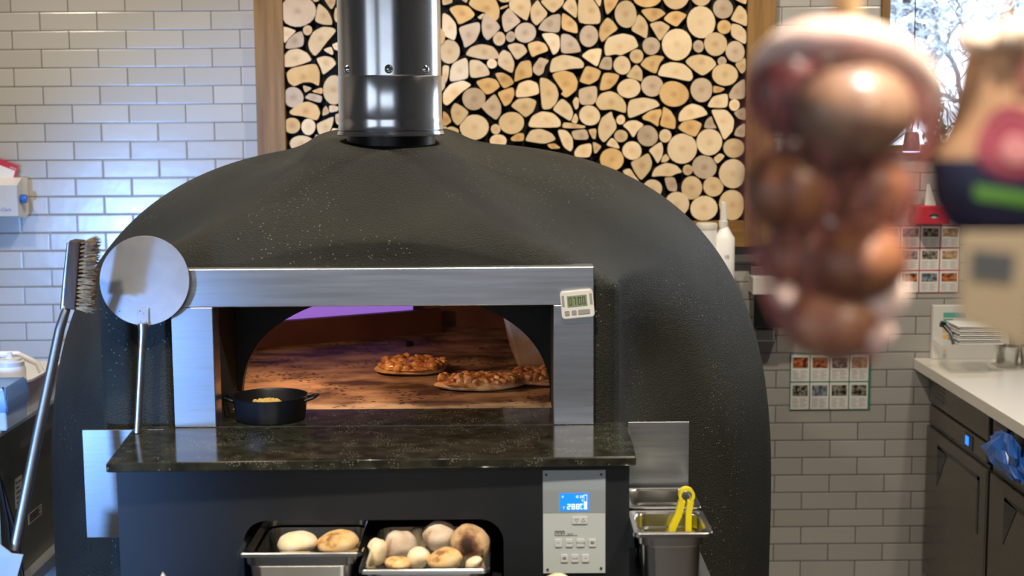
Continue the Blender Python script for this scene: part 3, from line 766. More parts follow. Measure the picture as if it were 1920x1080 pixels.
# chamber: tunnel cheeks, arch plate, hearth floor, walls
YA = 3.52; YB = 4.80
ch = MB().box((oX0 - .03, YFR + .05, ZG), (oX0, YA, oT + .05)).box((oX1, YFR + .05, ZG), (oX1 + .03, YA, oT + .05)).box((oX0 - .03, YFR + .05, oT), (oX1 + .03, YA, oT + .05))
obj('mouth_tunnel', ch, 'void', oven)
acx = PY(742, 700, YA).x; ahw = PY(742 + 290, 700, YA).x - acx; ah = PY(742, 548, YA).z - ZG
ap = MB(); n = 40
ax0, ax1, az1 = acx - .47, acx + .47, 1.40
arc = [(acx - ahw * math.cos(math.pi * i / n) * (1), ZG + ah * (max(0, math.sin(math.pi * i / n))) ** 0.80) for i in range(n + 1)]
for yy in (YA, YA + .03):
    k = len(ap.v)
    for i, (x, z) in enumerate(arc):
        t = i / n
        ox = ax0 + (ax1 - ax0) * t
        ap.v.append((x, yy, z)); ap.v.append((ox if 0 < t < 1 else (ax0 if t == 0 else ax1), yy, az1))
    for i in range(n):
        f = (k + 2 * i, k + 2 * i + 2, k + 2 * i + 3, k + 2 * i + 1); ap.f.append(f if yy == YA else f[::-1]); ap.mi.append(0)
k2 = 2 * (n + 1)
for i in range(n): ap.f.append((2 * i, k2 + 2 * i, k2 + 2 * i + 2, 2 * i + 2)); ap.mi.append(0)
ap.box((ax0 - .02, YA, ZG), (ax0 + .0, YA + .03, az1))
# close the wedge between the arch feet and the plate's outer edges
ap.box((ax0, YA + .001, ZG), (arc[0][0] + .002, YA + .029, ZG + .02)).box((arc[-1][0] - .002, YA + .001, ZG), (ax1, YA + .029, ZG + .02))
obj('arch_plate', ap, 'archp', oven)
hp = MB().prism([(0, 0), (1, 0), (1, 1)], 0, 1) if False else MB()
hr_ = [(OC.x + (.50 + .20 * math.sin(math.pi * k / 30) ** .5) * math.cos(math.pi * k / 30), YA + .10 + (YB - YA - .10) * math.sin(math.pi * k / 30) ** .6) for k in range(31)]
hr_ = [(OC.x + .50, YA - .08)] + hr_ + [(OC.x - .50, YA - .08)]
hp.loft([[(x, y, ZG - .04) for x, y in hr_], [(x, y, ZG + .001) for x, y in hr_]])
obj('hearth_floor', hp, 'hearth', oven)
sill = MB().box((oX0, YFR - .015, ZG - .03), (oX1, YA - .08, ZG + .0015))
obj('mouth_sill', sill, 'granite', oven)
cw = MB()
ring = []
for k in range(41):
    a = math.pi * k / 40
    ring.append((OC.x + (.50 + .22 * math.sin(a) ** .5) * math.cos(a), YA + .031 + (YB - YA - .03) * (math.sin(a)) ** .6))
for lvl in range(5):
    z = ZG + [0, .12, .24, .32, .37][lvl]; s_ = [1, 1, .92, .7, .35][lvl]
    for (x, y) in ring: cw.v.append((OC.x + (x - OC.x) * s_, YA + .031 + (y - YA - .031) * (s_ * .6 + .4), z))
for lvl in range(4):
    for k in range(40): cw.f.append((lvl * 41 + k, lvl * 41 + k + 1, (lvl + 1) * 41 + k + 1, (lvl + 1) * 41 + k)); cw.mi.append(0)
cw.f.append(tuple(4 * 41 + k for k in range(41))); cw.mi.append(0)
obj('chamber_lining', cw, 'brickin', oven, smooth=True)
# flame guard along the back left and the glow of the burner over it
g1 = PZ(478, 655, ZG); g2 = PZ(828, 605, ZG)
if g2.y > YB - .12: g2 = Vector((PY(828, 605, YB - .14).x, YB - .14, ZG))
gh = .08
gdir = (g2 - g1).normalized(); gn = Vector((-gdir.y, gdir.x, 0))
def slab(mb, a, b, z0, z1, th, mi=0):
    q = [a, b, b + gn * th, a + gn * th]
    mb.add([(p.x, p.y, z0) for p in q] + [(p.x, p.y, z1) for p in q], [(0, 3, 2, 1), (4, 5, 6, 7), (0, 1, 5, 4), (1, 2, 6, 5), (2, 3, 7, 6), (3, 0, 4, 7)], mi)
gb = MB(); slab(gb, g1 - gdir * .1, g2, ZG, ZG + gh, .03); obj('flame_guard', gb, 'guard', oven)
gb = MB(); slab(gb, g1 + gn * .05 + gdir * .03, g2 + gn * .05 - gdir * .08, ZG + gh - .02, ZG + gh + .11, .01); obj('burner_glow', gb, 'violet', oven)
bs = PZ(992, 690, ZG)
bk = MB(); bk.loft([[(bs.x - .03, bs.y, ZG), (bs.x + .09, bs.y, ZG), (bs.x + .09, bs.y + .35, ZG), (bs.x - .055, bs.y + .35, ZG)],
                    [(bs.x - .075, bs.y, ZG + .16), (bs.x + .09, bs.y, ZG + .16), (bs.x + .09, bs.y + .35, ZG + .16), (bs.x - .085, bs.y + .35, ZG + .16)]])
obj('side_stone', bk, 'stone', oven, bevel=.01)
light('oven_lamp', 'POINT', (PY(545, 600, 3.6).x, 3.62, ZG + .30), (0, 0, 0), 6.0, (1.0, 0.60, 0.34), shadow_soft_size=0.03)
# flat steel side plates beside the counter
lpx0, lpx1 = PY(158, 900, 3.23).x, PY(262, 900, 3.23).x
sp = MB().box((lpx0, 3.23, PY(200, 1008, 3.23).z), (lpx1 + .06, 3.235, PY(200, 806, 3.23).z)).box((lpx0 + .02, 3.235, PY(200, 1000, 3.23).z), (lpx1 + .05, 3.62, PY(200, 870, 3.23).z))
obj('side_panel', sp, 'steel', oven, bevel=.001)
rpx0, rpx1 = PY(1178, 900, 3.23).x, PY(1292, 900, 3.23).x
sp = MB().box((rpx0, 3.235, PY(1230, 1080, 3.23).z), (rpx1, 3.24, PY(1230, 792, 3.23).z)).box((rpx0 + .01, 3.24, PY(1230, 1070, 3.23).z), (rpx1 - .02, 3.50, PY(1230, 850, 3.23).z))
obj('side_panel', sp, 'steel', oven, bevel=.001)
# counter body under the mouth with the rounded bread recess
YBD = 2.965
cb0, cb1 = PY(221, 950, YBD).x, PY(1180, 950, YBD).x
rx0, rx1 = PY(456, 1000, YBD).x, PY(944, 1000, YBD).x
rzt = PY(700, 975, YBD).z; rzb = 0.62
ZU = ZG - .022
bd = MB()
rad = .05; arcp = []
for k in range(9): a = math.pi - math.pi / 2 * k / 8; arcp.append((rx0 + rad + rad * math.cos(a), rzt - rad + rad * math.sin(a)))
for k in range(9): a = math.pi / 2 - math.pi / 2 * k / 8; arcp.append((rx1 - rad + rad * math.cos(a), rzt - rad + rad * math.sin(a)))
for i in range(len(arcp) - 1):
    (xa, za), (xb, zb) = arcp[i], arcp[i + 1]
    if xb - xa > 1e-6: bd.add([(xa, YBD, za), (xb, YBD, zb), (xb, YBD, ZU), (xa, YBD, ZU), (xa, YBD + .02, za), (xb, YBD + .02, zb), (xb, YBD + .02, ZU), (xa, YBD + .02, ZU)],
                              [(0, 1, 2, 3), (7, 6, 5, 4), (0, 4, 5, 1), (3, 2, 6, 7)])
bd.box((cb0, YBD, 0.1), (rx0, YBD + .02, ZU)).box((rx1, YBD, 0.1), (cb1, YBD + .02, ZU)).box((rx0, YBD, .1), (rx1, YBD + .02, rzb))
bd.box((cb0, YBD + .02, .1), (cb0 + .02, 3.22, ZU)).box((cb1 - .02, YBD + .02, .1), (cb1, 3.22, ZU))
cbn = thing('oven_counter', ((cb0 + cb1) / 2, 3.1, .1), 'black counter with speckled granite top in front of the oven mouth', 'counter')
obj('front_panel', bd, 'body', cbn)
rc = MB().box((rx0 - .015, YBD + .02, rzb), (rx0, 3.21, rzt + .02)).box((rx1, YBD + .02, rzb), (rx1 + .015, 3.21, rzt + .02)).box((rx0, 3.2, rzb), (rx1, 3.21, rzt + .02)).box((rx0, YBD + .02, rzt), (rx1, 3.21, rzt + .02)).box((rx0, YBD - .22, rzb - .02), (rx1, 3.21, rzb))
obj('recess_lining', rc, 'void', cbn)
gq = [PZ(198, 869, ZG), PZ(1193, 856, ZG), PZ(1176, 791, ZG), PZ(252, 799, ZG)]
gt = MB().add([(p.x, p.y, ZG - .020) for p in gq] + [(p.x, p.y, ZG) for p in gq], [(0, 3, 2, 1), (4, 5, 6, 7), (0, 1, 5, 4), (1, 2, 6, 5), (2, 3, 7, 6), (3, 0, 4, 7)])
obj('granite_top', gt, 'granite', cbn, bevel=.003)
sl = MB().box((rx0 - .4, YBD + .01, 0), (rx1 + .4, 3.2, .1)); obj('plinth', sl, 'body', cbn)

# control panel
cx0, cx1 = PY(1018, 980, YBD).x, PY(1135, 980, YBD).x
czt, czb = PY(1076, 881, YBD).z, PY(1076, 1074, YBD).z
cp = thing('control_panel', ((cx0 + cx1) / 2, YBD - .003, czb), 'white oven control panel with blue lit display showing 288 degrees', 'control panel')
MT['cpw'] = mat('panel_white_foil', (0.50, 0.56, 0.55), 0.35); MT['cpg'] = mat('panel_grey_foil', (0.27, 0.31, 0.33), 0.35); MT['cpm'] = mat('panel_mid_foil', (0.30, 0.35, 0.39), 0.35)
MT['lcd'] = mat('blue_lit_display', (0, 0.1, 0.6), 0.3, emit=(0.01, 0.20, 1.0), estr=1.3); MT['lcdw'] = mat('lit_display_digits', (0.6, 0.7, 0.8), 0.4, emit=(0.75, 0.88, 1.0), estr=1.0)
W_, H_ = cx1 - cx0, czt - czb
yP = YBD - .004
def cbx(m, u0, v0, u1, v1, d=.0006): m.box((cx0 + u0 * W_, yP, czt - v0 * H_), (cx0 + u1 * W_, yP - d, czt - v1 * H_)); return m
obj('plate', MB().box((cx0, yP, czb), (cx1, YBD, czt)), 'cpw', cp, bevel=.001)
obj('upper_band', cbx(cbx(MB(), .0, .0, 1, .19), 0, .19, 1, .20, .0003), 'cpm', cp)
obj('display_band', cbx(MB(), 0, .20, 1, .41), 'cpg', cp)
scn = obj('display', cbx(MB(), .27, .22, .73, .39, .0012), 'lcd', cp)
dg = MB(); yD = yP - .0013
for k, chh in enumerate('288'): seg7(dg, chh, cx0 + W_ * (.385 + .072 * k), czt - H_ * .375, yD, W_ * .055, H_ * .052, W_ * .013)
seg7(dg, 'C', cx0 + W_ * .60, czt - H_ * .375, yD, W_ * .045, H_ * .052, W_ * .010)
put_text(dg, '°', H_ * .07, (cx0 + W_ * .585, yD, czt - H_ * .37), (1, 0, 0), (0, 0, 1))
put_text(dg, 'T', H_ * .035, (cx0 + W_ * .315, yD, czt - H_ * .372), (1, 0, 0), (0, 0, 1))
put_text(dg, 'A', H_ * .03, (cx0 + W_ * .30, yD, czt - H_ * .262), (1, 0, 0), (0, 0, 1))
for k, chh in enumerate('12'): seg7(dg, chh, cx0 + W_ * (.515 + .03 * k), czt - H_ * .265, yD, W_ * .022, H_ * .024, W_ * .006)
for k, chh in enumerate('22'): seg7(dg, chh, cx0 + W_ * (.595 + .03 * k), czt - H_ * .265, yD, W_ * .022, H_ * .024, W_ * .006)
seg7(dg, '5', cx0 + W_ * .62, czt - H_ * .30, yD, W_ * .018, H_ * .022, W_ * .005)
for u0, v0, u1, v1 in [(.655, .235, .66, .375), (.70, .235, .705, .375), (.655, .235, .705, .239), (.663, .30, .698, .325), (.663, .328, .698, .35), (.663, .353, .698, .375)]:
    dg.box((cx0 + u0 * W_, yD, czt - v0 * H_), (cx0 + u1 * W_, yD - .0004, czt - v1 * H_))
obj('digits', dg, 'lcdw', scn)
MT['btn'] = mat('button_white', (0.62, 0.64, 0.63), 0.35)
MT['mark'] = mat('button_mark', (0.16, 0.16, 0.17), 0.5)
def button(u, v, wu, hv, marks):
    bb = MB().prism(rrxz(cx0 + u * W_, czt - v * H_, wu * W_, hv * H_, .0022), yP - .0028, yP - .0004)
    bo = obj('button', bb, 'btn', cp, bevel=.0006)
    mk = MB()
    yy = yP - .0032
    X0 = cx0 + u * W_; Z0 = czt - v * H_
    if marks == 'arrows':
        q = W_ * .035
        for sx, dn in ((-.055, 1), (.055, -1)):
            c = X0 + sx * W_
            P3 = [(c - q, Z0 + q * .6 * dn), (c + q, Z0 + q * .6 * dn), (c, Z0 - q * .9 * dn)]
            for a, b in zip(P3, P3[1:] + P3[:1]): mk.tube([(a[0], yy, a[1]), (b[0], yy, b[1])], .0004, n=4)
    elif marks == 'lines':
        for k in range(3): mk.box((X0 - W_ * .03, yy, Z0 + H_ * (.010 - .009 * k)), (X0 + W_ * .03, yy - .0002, Z0 + H_ * (.014 - .009 * k)))
    else:
        put_text(mk, marks, H_ * .026, (X0 - W_ * .014 * len(marks), yy, Z0 - H_ * .008), (1, 0, 0), (0, 0, 1))
    obj('symbol', mk, 'mark', bo)
button(.59, .48, .25, .07, 'arrows')
for u, mkk in ((.25, 'P1'), (.42, 'MAN'), (.60, 'POWER'), (.79, 'lines')): button(u, .70, .115 if u != .60 else .13, .075, mkk)
for u, mkk in ((.34, 'lines'), (.51, 'AUX'), (.68, 'H')): button(u, .85, .115, .075, mkk)
lg = MB(); yy = yP - .0008
for k in range(3):
    cxk = cx0 + W_ * (.215 + .052 * k); zk = czt - H_ * .602
    arcq = [(cxk - W_ * .024, yy, zk - H_ * .022)] + [(cxk + W_ * .024 * math.cos(math.pi - math.pi * q / 8), yy, zk + H_ * .012 * math.sin(math.pi * q / 8) + H_ * .006) for q in range(9)] + [(cxk + W_ * .024, yy, zk - H_ * .012)]
    lg.tube(arcq, .0006, n=4); lg.tube([(cxk, yy, zk + H_ * .006), (cxk, yy, zk - H_ * .012)], .0006, n=4)
lg.tube([(cx0 + W_ * .19, yy, czt - H_ * .628), (cx0 + W_ * .55, yy, czt - H_ * .628)], .0004, n=4)
put_text(lg, 'forni', H_ * .028, (cx0 + W_ * .39, yy, czt - H_ * .622), (1, 0, 0), (0, 0, 1))
obj('emblem', lg, 'darkink', cp)
for u, v in ((.055, .04), (.93, .04), (.07, .96), (.93, .95)):
    obj('screw', MB().lathe([(.0022, -.001), (.0028, 0), (.0028, .002)], (cx0 + u * W_, yP - .0012, czt - v * H_), n=12, axis='y'), 'darkink', cp)

# timer on the frame
tx0, tx1 = PY(1051, 570, YFR - .02).x, PY(1113, 570, YFR - .02).x; tz1, tz0 = PY(1080, 543, YFR - .02).z, PY(1080, 595, YFR - .02).z
TW, TH = tx1 - tx0, tz1 - tz0; yT = YFR - .018
tm = thing('kitchen_timer', ((tx0 + tx1) / 2, yT - .008, (tz0 + tz1) / 2), 'white digital timer reading 07:00 stuck on the steel oven frame', 'timer')
tm.rotation_euler = (0, -R(5), 0)
obj('case', MB().prism(rrxz((tx0 + tx1) / 2, (tz0 + tz1) / 2, TW, TH, .008), yT - .016, yT), 'white', tm, bevel=.002)
MT['lcdg'] = mat('green_grey_display', (0.22, 0.28, 0.16), 0.2)
for s_ in (0, 1): obj('side_grip', MB().box((tx0 + TW * (.04 + .84 * s_), yT - .0165, tz0 + TH * .45), (tx0 + TW * (.12 + .84 * s_), yT - .0155, tz0 + TH * .85)), 'ink', tm)
obj('display', MB().box((tx0 + TW * .2, yT - .0168, tz0 + TH * .42), (tx0 + TW * .8, yT - .015, tz0 + TH * .82)), 'lcdg', tm)
dg = MB()
for k, chh in enumerate('0700'): seg7(dg, chh, tx0 + TW * (.25 + .125 * k + (.03 if k > 1 else 0)), tz0 + TH * .48, yT - .0169, TW * .09, TH * .28, TW * .02)
for q in (.55, .68): dg.box((tx0 + TW * .497, yT - .0169, tz0 + TH * q), (tx0 + TW * .512, yT - .0173, tz0 + TH * (q + .04)))
obj('digits', dg, 'darkink', tm)
for u, w2 in ((.17, .15), (.38, .15), (.68, .36)): obj('button', MB().prism(rrxz(tx0 + TW * u, tz0 + TH * .22, TW * w2, TH * .16, .002), yT - .018, yT - .0155), 'ink', tm)

# ------------------------------------------------------------------ flue pipe
zs1 = PY(732, 141, CHY - .1).z; zs2 = PY(732, 226, CHY - .1).z; zs3 = PY(732, 256, CHY - .13).z
fp = thing('flue_pipe', (CHX, CHY, zs3), 'polished steel flue pipe rising from the top of the oven', 'chimney')
rU = (PY(826, 60, CHY).x - PY(633, 60, CHY).x) / 2
obj('upper_pipe', MB().lathe([(rU, zs1 - .01), (rU, ZC - .002)], (CHX, CHY, 0), n=96), 'chrome', fp, smooth=True)
obj('lower_sleeve', MB().lathe([(rU - .002, zs3 + .012), (rU + .004, zs3 + .016), (rU + .001, zs2 - .008), (rU + .003, zs2), (rU + .001, zs2 + .006), (rU + .001, zs1 - .004), (rU + .003, zs1)], (CHX, CHY, 0), n=96), 'chrome', fp, smooth=True)
obj('bottom_rim', MB().lathe([(rU - .02, zs3), (rU + .004, zs3), (rU + .006, zs3 + .004), (rU + .004, zs3 + .012), (rU - .004, zs3 + .014)], (CHX, CHY, 0), n=96), 'chrome', fp, smooth=True)
for px in (657, 737, 803):
    p = PY(px, 128, CHY); a = math.asin(max(-1, min(1, (p.x - CHX) / rU * .99)))
    c = (CHX + rU * math.sin(a), CHY - rU * math.cos(a), PY(px, 130, CHY - .1).z)
    mbb = MB(); ri = []
    for r_, d_ in ((.011, -.002), (.009, .003), (.005, .0065), (.001, .0075)):
        ri.append([(c[0] + math.cos(a) * r_ * math.cos(t) + math.sin(a) * d_, c[1] + math.sin(a) * r_ * math.cos(t) - math.cos(a) * d_, c[2] + r_ * 1.1 * math.sin(t)) for t in [2 * math.pi * k / 16 for k in range(16)]])
    obj('rivet', mbb.loft(ri), 'chrome', fp, smooth=True)

# ------------------------------------------------------------------ things at the mouth
pc = PZ(508, 786, ZG); rp = .0905
pn = thing('cast_iron_pan', (pc.x, pc.y, ZG), 'round black iron pan with two small handles on the granite', 'pan')
obj('pot', MB().lathe([(.0, .0), (rp * .86, .0), (rp * .90, .004), (rp * .97, .052), (rp, .058), (rp * .96, .058), (rp * .93, .052), (rp * .87, .007), (.0, .006)], (pc.x, pc.y, ZG + .001), n=64, cap=False), 'black', pn, smooth=True)
for s_ in (-1, 1):
    pts = [(pc.x + s_ * rp * .93, pc.y - .022, ZG + .048), (pc.x + s_ * (rp + .014), pc.y - .018, ZG + .055), (pc.x + s_ * (rp + .022), pc.y, ZG + .058), (pc.x + s_ * (rp + .014), pc.y + .018, ZG + .055), (pc.x + s_ * rp * .93, pc.y + .022, ZG + .048)]
    obj('handle', MB().tube(pts, .0042, n=10), 'black', pn, smooth=True)


def lump(mb, c, rx, ry, rz, seed=0, amp=.12, n=20, m=14, flat=0.0, mi=0, rot=0.0, tilt=0.0):
    rnd = random.Random(seed); ph = [rnd.uniform(0, 6.28) for _ in range(8)]
    loops = []
    M3 = Matrix.Rotation(rot, 3, 'Y') @ Matrix.Rotation(tilt, 3, 'X')
    for j in range(m + 1):
        v = -math.pi / 2 + math.pi * j / m; lp_ = []
        for i in range(n):
            u = 2 * math.pi * i / n
            d = Vector((math.cos(v) * math.cos(u), math.cos(v) * math.sin(u), math.sin(v)))
            q = 1 + amp * (math.sin(3 * d.x + ph[0]) * math.sin(2.5 * d.y + ph[1]) + .6 * math.sin(4 * d.z + ph[2] + 2 * d.x) + .35 * math.sin(7 * d.x + ph[3]) * math.sin(6 * d.y + ph[4] + 5 * d.z))
            p = Vector((d.x * rx * q, d.y * ry * q, d.z * rz * q))
            if flat and p.z < -rz * flat: p.z = -rz * flat
            p = M3 @ p
            lp_.append((c[0] + p.x, c[1] + p.y, c[2] + p.z))
        loops.append(lp_)
    return mb.loft(loops, True, True, mi)


MT['chick'] = mat('pale_crumbs', (0.60, 0.42, 0.12), 0.6)
fd = MB()
for i in range(34):
    a = random.uniform(0, 6.28); q = random.uniform(0, .032)
    lump(fd, (pc.x - .012 + q * math.cos(a), pc.y + .01 + q * math.sin(a), ZG + .045 - q * .15), .0055, .0055, .0045, i, n=8, m=6)
MT['yolk'] = mat('pale_food', (0.55, 0.42, 0.18), .6)
lump(fd, (pc.x - .012, pc.y + .01, ZG + .026), .045, .045, .02, 3)
tag(obj('crumbled_food', fd, 'chick', smooth=True), 'small heap of yellow crumbly food inside the black iron pan', 'food', kind='stuff')

MT['pizza'] = mat('melted_cheese_topping', (0.32, 0.09, 0.02), 0.32, col2=(0.85, 0.50, 0.18), nscale=45, bump=0.5, bscale=70, bdist=.004, coat=.3)
MT['crust'] = mat('baked_crust', (0.38, 0.20, 0.08), 0.6, col2=(0.75, 0.52, 0.28), nscale=25)


def pizza(c, rx, ry, seed, label, dish=True):
    t = thing('pizza', (c.x, c.y, ZG), label, 'pizza', 'pizzas baking in the oven')
    rnd = random.Random(seed)
    obj('crust', lump(MB(), (c.x, c.y, ZG + .011), rx, ry, .012, seed, amp=.06, n=40, m=8, flat=.8), 'crust', t, smooth=True)
    tp = MB()
    lump(tp, (c.x, c.y, ZG + .019), rx * .93, ry * .93, .012, seed + 5, amp=.1, n=44, m=10)
    for i in range(60):
        a = rnd.uniform(0, 6.28); q = math.sqrt(rnd.random()) * .9; s_ = rnd.uniform(.008, .017)
        lump(tp, (c.x + q * rx * math.cos(a), c.y + q * ry * math.sin(a), ZG + .026), s_, s_, s_ * .8, i + seed, n=9, m=6)
    obj('topping', tp, 'pizza', t, smooth=True)
    return t


c1 = PZ(772, 696, ZG); pizza(c1, .105, .105, 4, 'round pizza with browned cheese, alone in the middle of the hearth')
c2 = PZ(900, 728, ZG); pizza(c2, .115, .07, 14, 'bubbly browned pizza at the right front of the hearth')
c3 = PZ(1004, 718, ZG); c3.x += .02; pizza(c3, .085, .085, 24, 'darker pizza half hidden behind the frame at far right of the hearth')
ch0 = PZ(768, 650, ZG); cm = MB(); lump(cm, (ch0.x, ch0.y, ZG + .008), .012, .01, .011, 2, amp=.3, n=8, m=6)
tag(obj('charcoal_lump', cm, 'void'), 'small black charred lump on hearth behind the round pizza', 'charcoal')
ash = MB(); MT['ash'] = mat('grey_ash', (0.30, 0.24, 0.18), .9, col2=(.12, .09, .07), nscale=60)
a0 = PZ(688, 628, ZG)
for i in range(70):
    q = abs(random.gauss(0, .035)); a = random.uniform(0, 6.28)
    s_ = random.uniform(.004, .011)
    lump(ash, (a0.x + q * math.cos(a) * 1.3, a0.y + q * math.sin(a) * .5 - .02, ZG + s_ * .6 + max(0, .02 - q * .5)), s_, s_, s_ * .7, i, amp=.25, n=7, m=5)
tag(obj('ash_heap', ash, 'ash'), 'small heap of grey ash against the flame guard at the back', 'ash', kind='stuff')

# ------------------------------------------------------------------ turning peel and brush
pb = PZ(258, 812, ZG); pcn = PY(271, 526, YFR - .035); rpl = 84.0 / FPX * (pcn - Vector((0, 0, CAMZ))).dot(fw)
pl = thing('turning_peel', (pb.x, pb.y, ZG), 'round steel turning peel standing upright at the left of the mouth', 'pizza peel')
tilt = math.atan2(pcn.y - pb.y, pcn.z - ZG)
nrm = Vector((0, -math.cos(tilt), math.sin(tilt))); upv = Vector((0, math.sin(tilt), math.cos(tilt)))
MT['peel'] = speck_mat('scuffed_peel_steel', (0.30, 0.32, 0.36), (0.35, 0.37, 0.41), (0.12, 0.11, 0.10), 60, 0.12, 0.42, nscale=18, patch=0.57)
MT['peel'].node_tree.nodes['Principled BSDF'].inputs['Metallic'].default_value = 0.35
dk = MB(); n = 96
dk.loft([[tuple(pcn + nrm * d + Vector((1, 0, 0)) * r_ * math.cos(2 * math.pi * i / n) + upv * r_ * math.sin(2 * math.pi * i / n)) for i in range(n)] for r_, d in ((rpl, -.001), (rpl, .001))])
obj('disc', dk, 'peel', pl, bevel=.0004)
h1 = PY(269, 582, YFR - .045)
dirh = (pb - h1).normalized()
br = MB()
sx = Vector((1, 0, 0))
q0 = pcn + upv * (-rpl * .62) + nrm * .002 - sx * .003
q1 = pcn + upv * (-rpl * 1.0) + nrm * .003 - sx * .003
for a_, b_, w1, w2 in ((q0, q1, .013, .013),):
    br.add([tuple(a_ - sx * w1), tuple(a_ + sx * w1), tuple(b_ + sx * w2), tuple(b_ - sx * w2), tuple(a_ - sx * w1 + nrm * .003), tuple(a_ + sx * w1 + nrm * .003), tuple(b_ + sx * w2 + nrm * .003), tuple(b_ - sx * w2 + nrm * .003)],
           [(0, 3, 2, 1), (4, 5, 6, 7), (0, 1, 5, 4), (1, 2, 6, 5), (2, 3, 7, 6), (3, 0, 4, 7)])
hb = obj('bracket', br, 'peel', pl, bevel=.001)
for qx, qz in ((0, .3), (-.006, .78), (.006, .78)):
    c = q0.lerp(q1, qz) + sx * qx + nrm * .003
    rv = MB().loft([[tuple(c + nrm * d + (sx * math.cos(t) + upv * math.sin(t)) * r_) for t in [2 * math.pi * k / 10 for k in range(10)]] for r_, d in ((.0022, 0), (.0016, .0015))])
    obj('rivet', rv, 'steel', hb)
hn = MB(); s0 = q1 + nrm * .002
hn.tube([s0 + upv * .004, s0 - upv * .012, s0.lerp(pb, .12), pb + Vector((0, 0, .001))], [.012, .010, .0082, .0082], n=20)
obj('handle', hn, 'steel', pl, smooth=True)

MT['brushwood'] = mat('weathered_brush_wood', (0.035, 0.022, 0.016), 0.6, col2=(0.09, 0.055, 0.035), nscale=12, stretch=(8, 8, .6))
MT['bristle'] = mat('brass_bristles', (0.14, 0.075, 0.02), 0.45, col2=(0.36, 0.22, 0.07), nscale=60, metal=.2)
YBR = 3.12
def bp_(x, y, Y=YBR): return PY(x, y, Y)
bt, bb_ = bp_(146, 450), bp_(136, 578)
hb0 = PY(28, 1032, 2.98)
bs_ = thing('oven_brush', (hb0.x, hb0.y, hb0.z), 'long-handled oven brush with brown wire bristles leaning left of the peel', 'brush')
axis_ = (bt - bb_).normalized(); side = Vector((axis_.z, 0, -axis_.x))
blk = MB()
prof = []
Lb = (bt - bb_).length
def bl(t, s_, d): return tuple(bb_ + axis_ * (t * Lb) + side * s_ + Vector((0, d, 0)))
blk.loft([[bl(t, -.013, -.022), bl(t, .012, -.022), bl(t, .012, .022), bl(t, -.013, .022)] for t in (0, .02, .98, 1.0)])
obj('head_block', blk, 'brushwood', bs_, bevel=.004)
sp_ = MB().tube([bl(-.02, -.017, -.008), bl(.3, -.0175, -.008), bl(.95, -.0165, -.008)], [.008, .007, .005], n=12)
obj('spine_rod', sp_, 'steel', bs_, smooth=True)
bm = MB(); rnd = random.Random(5)
for row in range(4):
    for k in range(17):
        t = .03 + .94 * k / 16; d0 = -.016 + .0107 * row
        for q in range(16):
            s0 = Vector(bl(t + rnd.uniform(-.012, .012), .011, d0 + rnd.uniform(-.003, .003)))
            fan = (t - .5) * .010 + rnd.gauss(0, .0042)
            e = s0 + side * rnd.uniform(.026, .039) + axis_ * (fan + .006) + Vector((0, rnd.gauss(0, .004), 0))
            bm.tube([s0, (s0 + e) / 2 + axis_ * rnd.uniform(-.001, .001), e], [.0007, .0006, .0004], n=3, cap=False)
obj('bristles', bm, 'bristle', bs_)
obj('handle', MB().tube([bl(.02, -.016, -.008), bp_(124, 580, YBR - .01), PY(112, 618, YBR - .012), PY(70, 820, 3.05), hb0], [.007, .0095, .0112, .0118, .0118], n=20), 'steel', bs_, smooth=True)

# ------------------------------------------------------------------ pans and bread
def gn_pan(name, x0, x1, yf, dp, z, depth, label, group=None):
    cx, cy = (x0 + x1) / 2, yf + dp / 2; W = x1 - x0
    t = thing(name, (cx, cy, z - depth), label, 'pan', group)
    m = MB()
    def L_(dw, zz, r): return rr(cx, cy, W - dw, dp - dw, r, zz)
    bt_ = .03
    loops = [L_(.062, z - depth, .02), L_(.052, z - depth + .004, .025), L_(.044, z - depth * .5, .03), L_(.040, z - .036, .03), L_(.028, z - .032, .034), L_(.026, z - .004, .034), L_(.006, z - .004, .012), L_(.003, z - .009, .013), L_(0, z - .009, .014), L_(0, z - .002, .014), L_(.004, z, .012),
             L_(.022, z, .034), L_(.030, z - .004, .032), L_(.031, z - .031, .032), L_(.043, z - .035, .028), L_(.047, z - depth * .5, .028), L_(.054, z - depth + .008, .024), L_(.066, z - depth + .003, .018)]
    m.loft(loops)
    obj('pan_body', m, 'panst', t, smooth=True)
    return t


zp = PZ(1262, 997, .94)
px0, px1 = PZ(1187, 997, .94).x, PZ(1337, 997, .94).x
gn_pan('gastronorm_pan', px0, px1, PZ(1262, 1000, .94).y, .172, .94, .15, 'small deep steel pan holding the yellow tongs, front of two', 'small steel pans beside the counter')
gn_pan('gastronorm_pan', px0 + .003, px1 + .001, PZ(1250, 953, .94).y + .002, .172, .9401, .15, 'small deep steel pan behind the one with yellow tongs', 'small steel pans beside the counter')
yb0 = PZ(1262, 1000, .94).y
shf = MB().box((cb1 + .001, yb0 - .01, .778), (px1 + .02, 3.23, .789)).box((cb1 + .001, 3.2, .60), (cb1 + .012, 3.225, .778)).box((cb1 + .001, yb0, .72), (cb1 + .008, yb0 + .3, .778))
tag(obj('pan_shelf', shf, 'steel'), 'steel ledge carrying the two small pans right of the counter', 'shelf')
zb = .90
lx0, lx1 = PZ(443, 1036, zb).x, PZ(679, 1036, zb).x; ly = PZ(560, 1037, zb).y
gn_pan('bread_pan', lx0, lx1, ly, .325, zb, .10, 'steel pan with two bread rolls pulled from the counter recess', 'steel bread pans')
zc_ = .897
mx0, mx1 = PZ(673, 1066, zc_).x, PZ(918, 1066, zc_).x; my = PZ(800, 1068, zc_).y
if mx0 < lx1: mx0 = lx1 + .002
gn_pan('bread_pan', mx0, mx1, my, .325, zc_, .10, 'steel pan heaped with toasted bread rolls, right of two', 'steel bread pans')
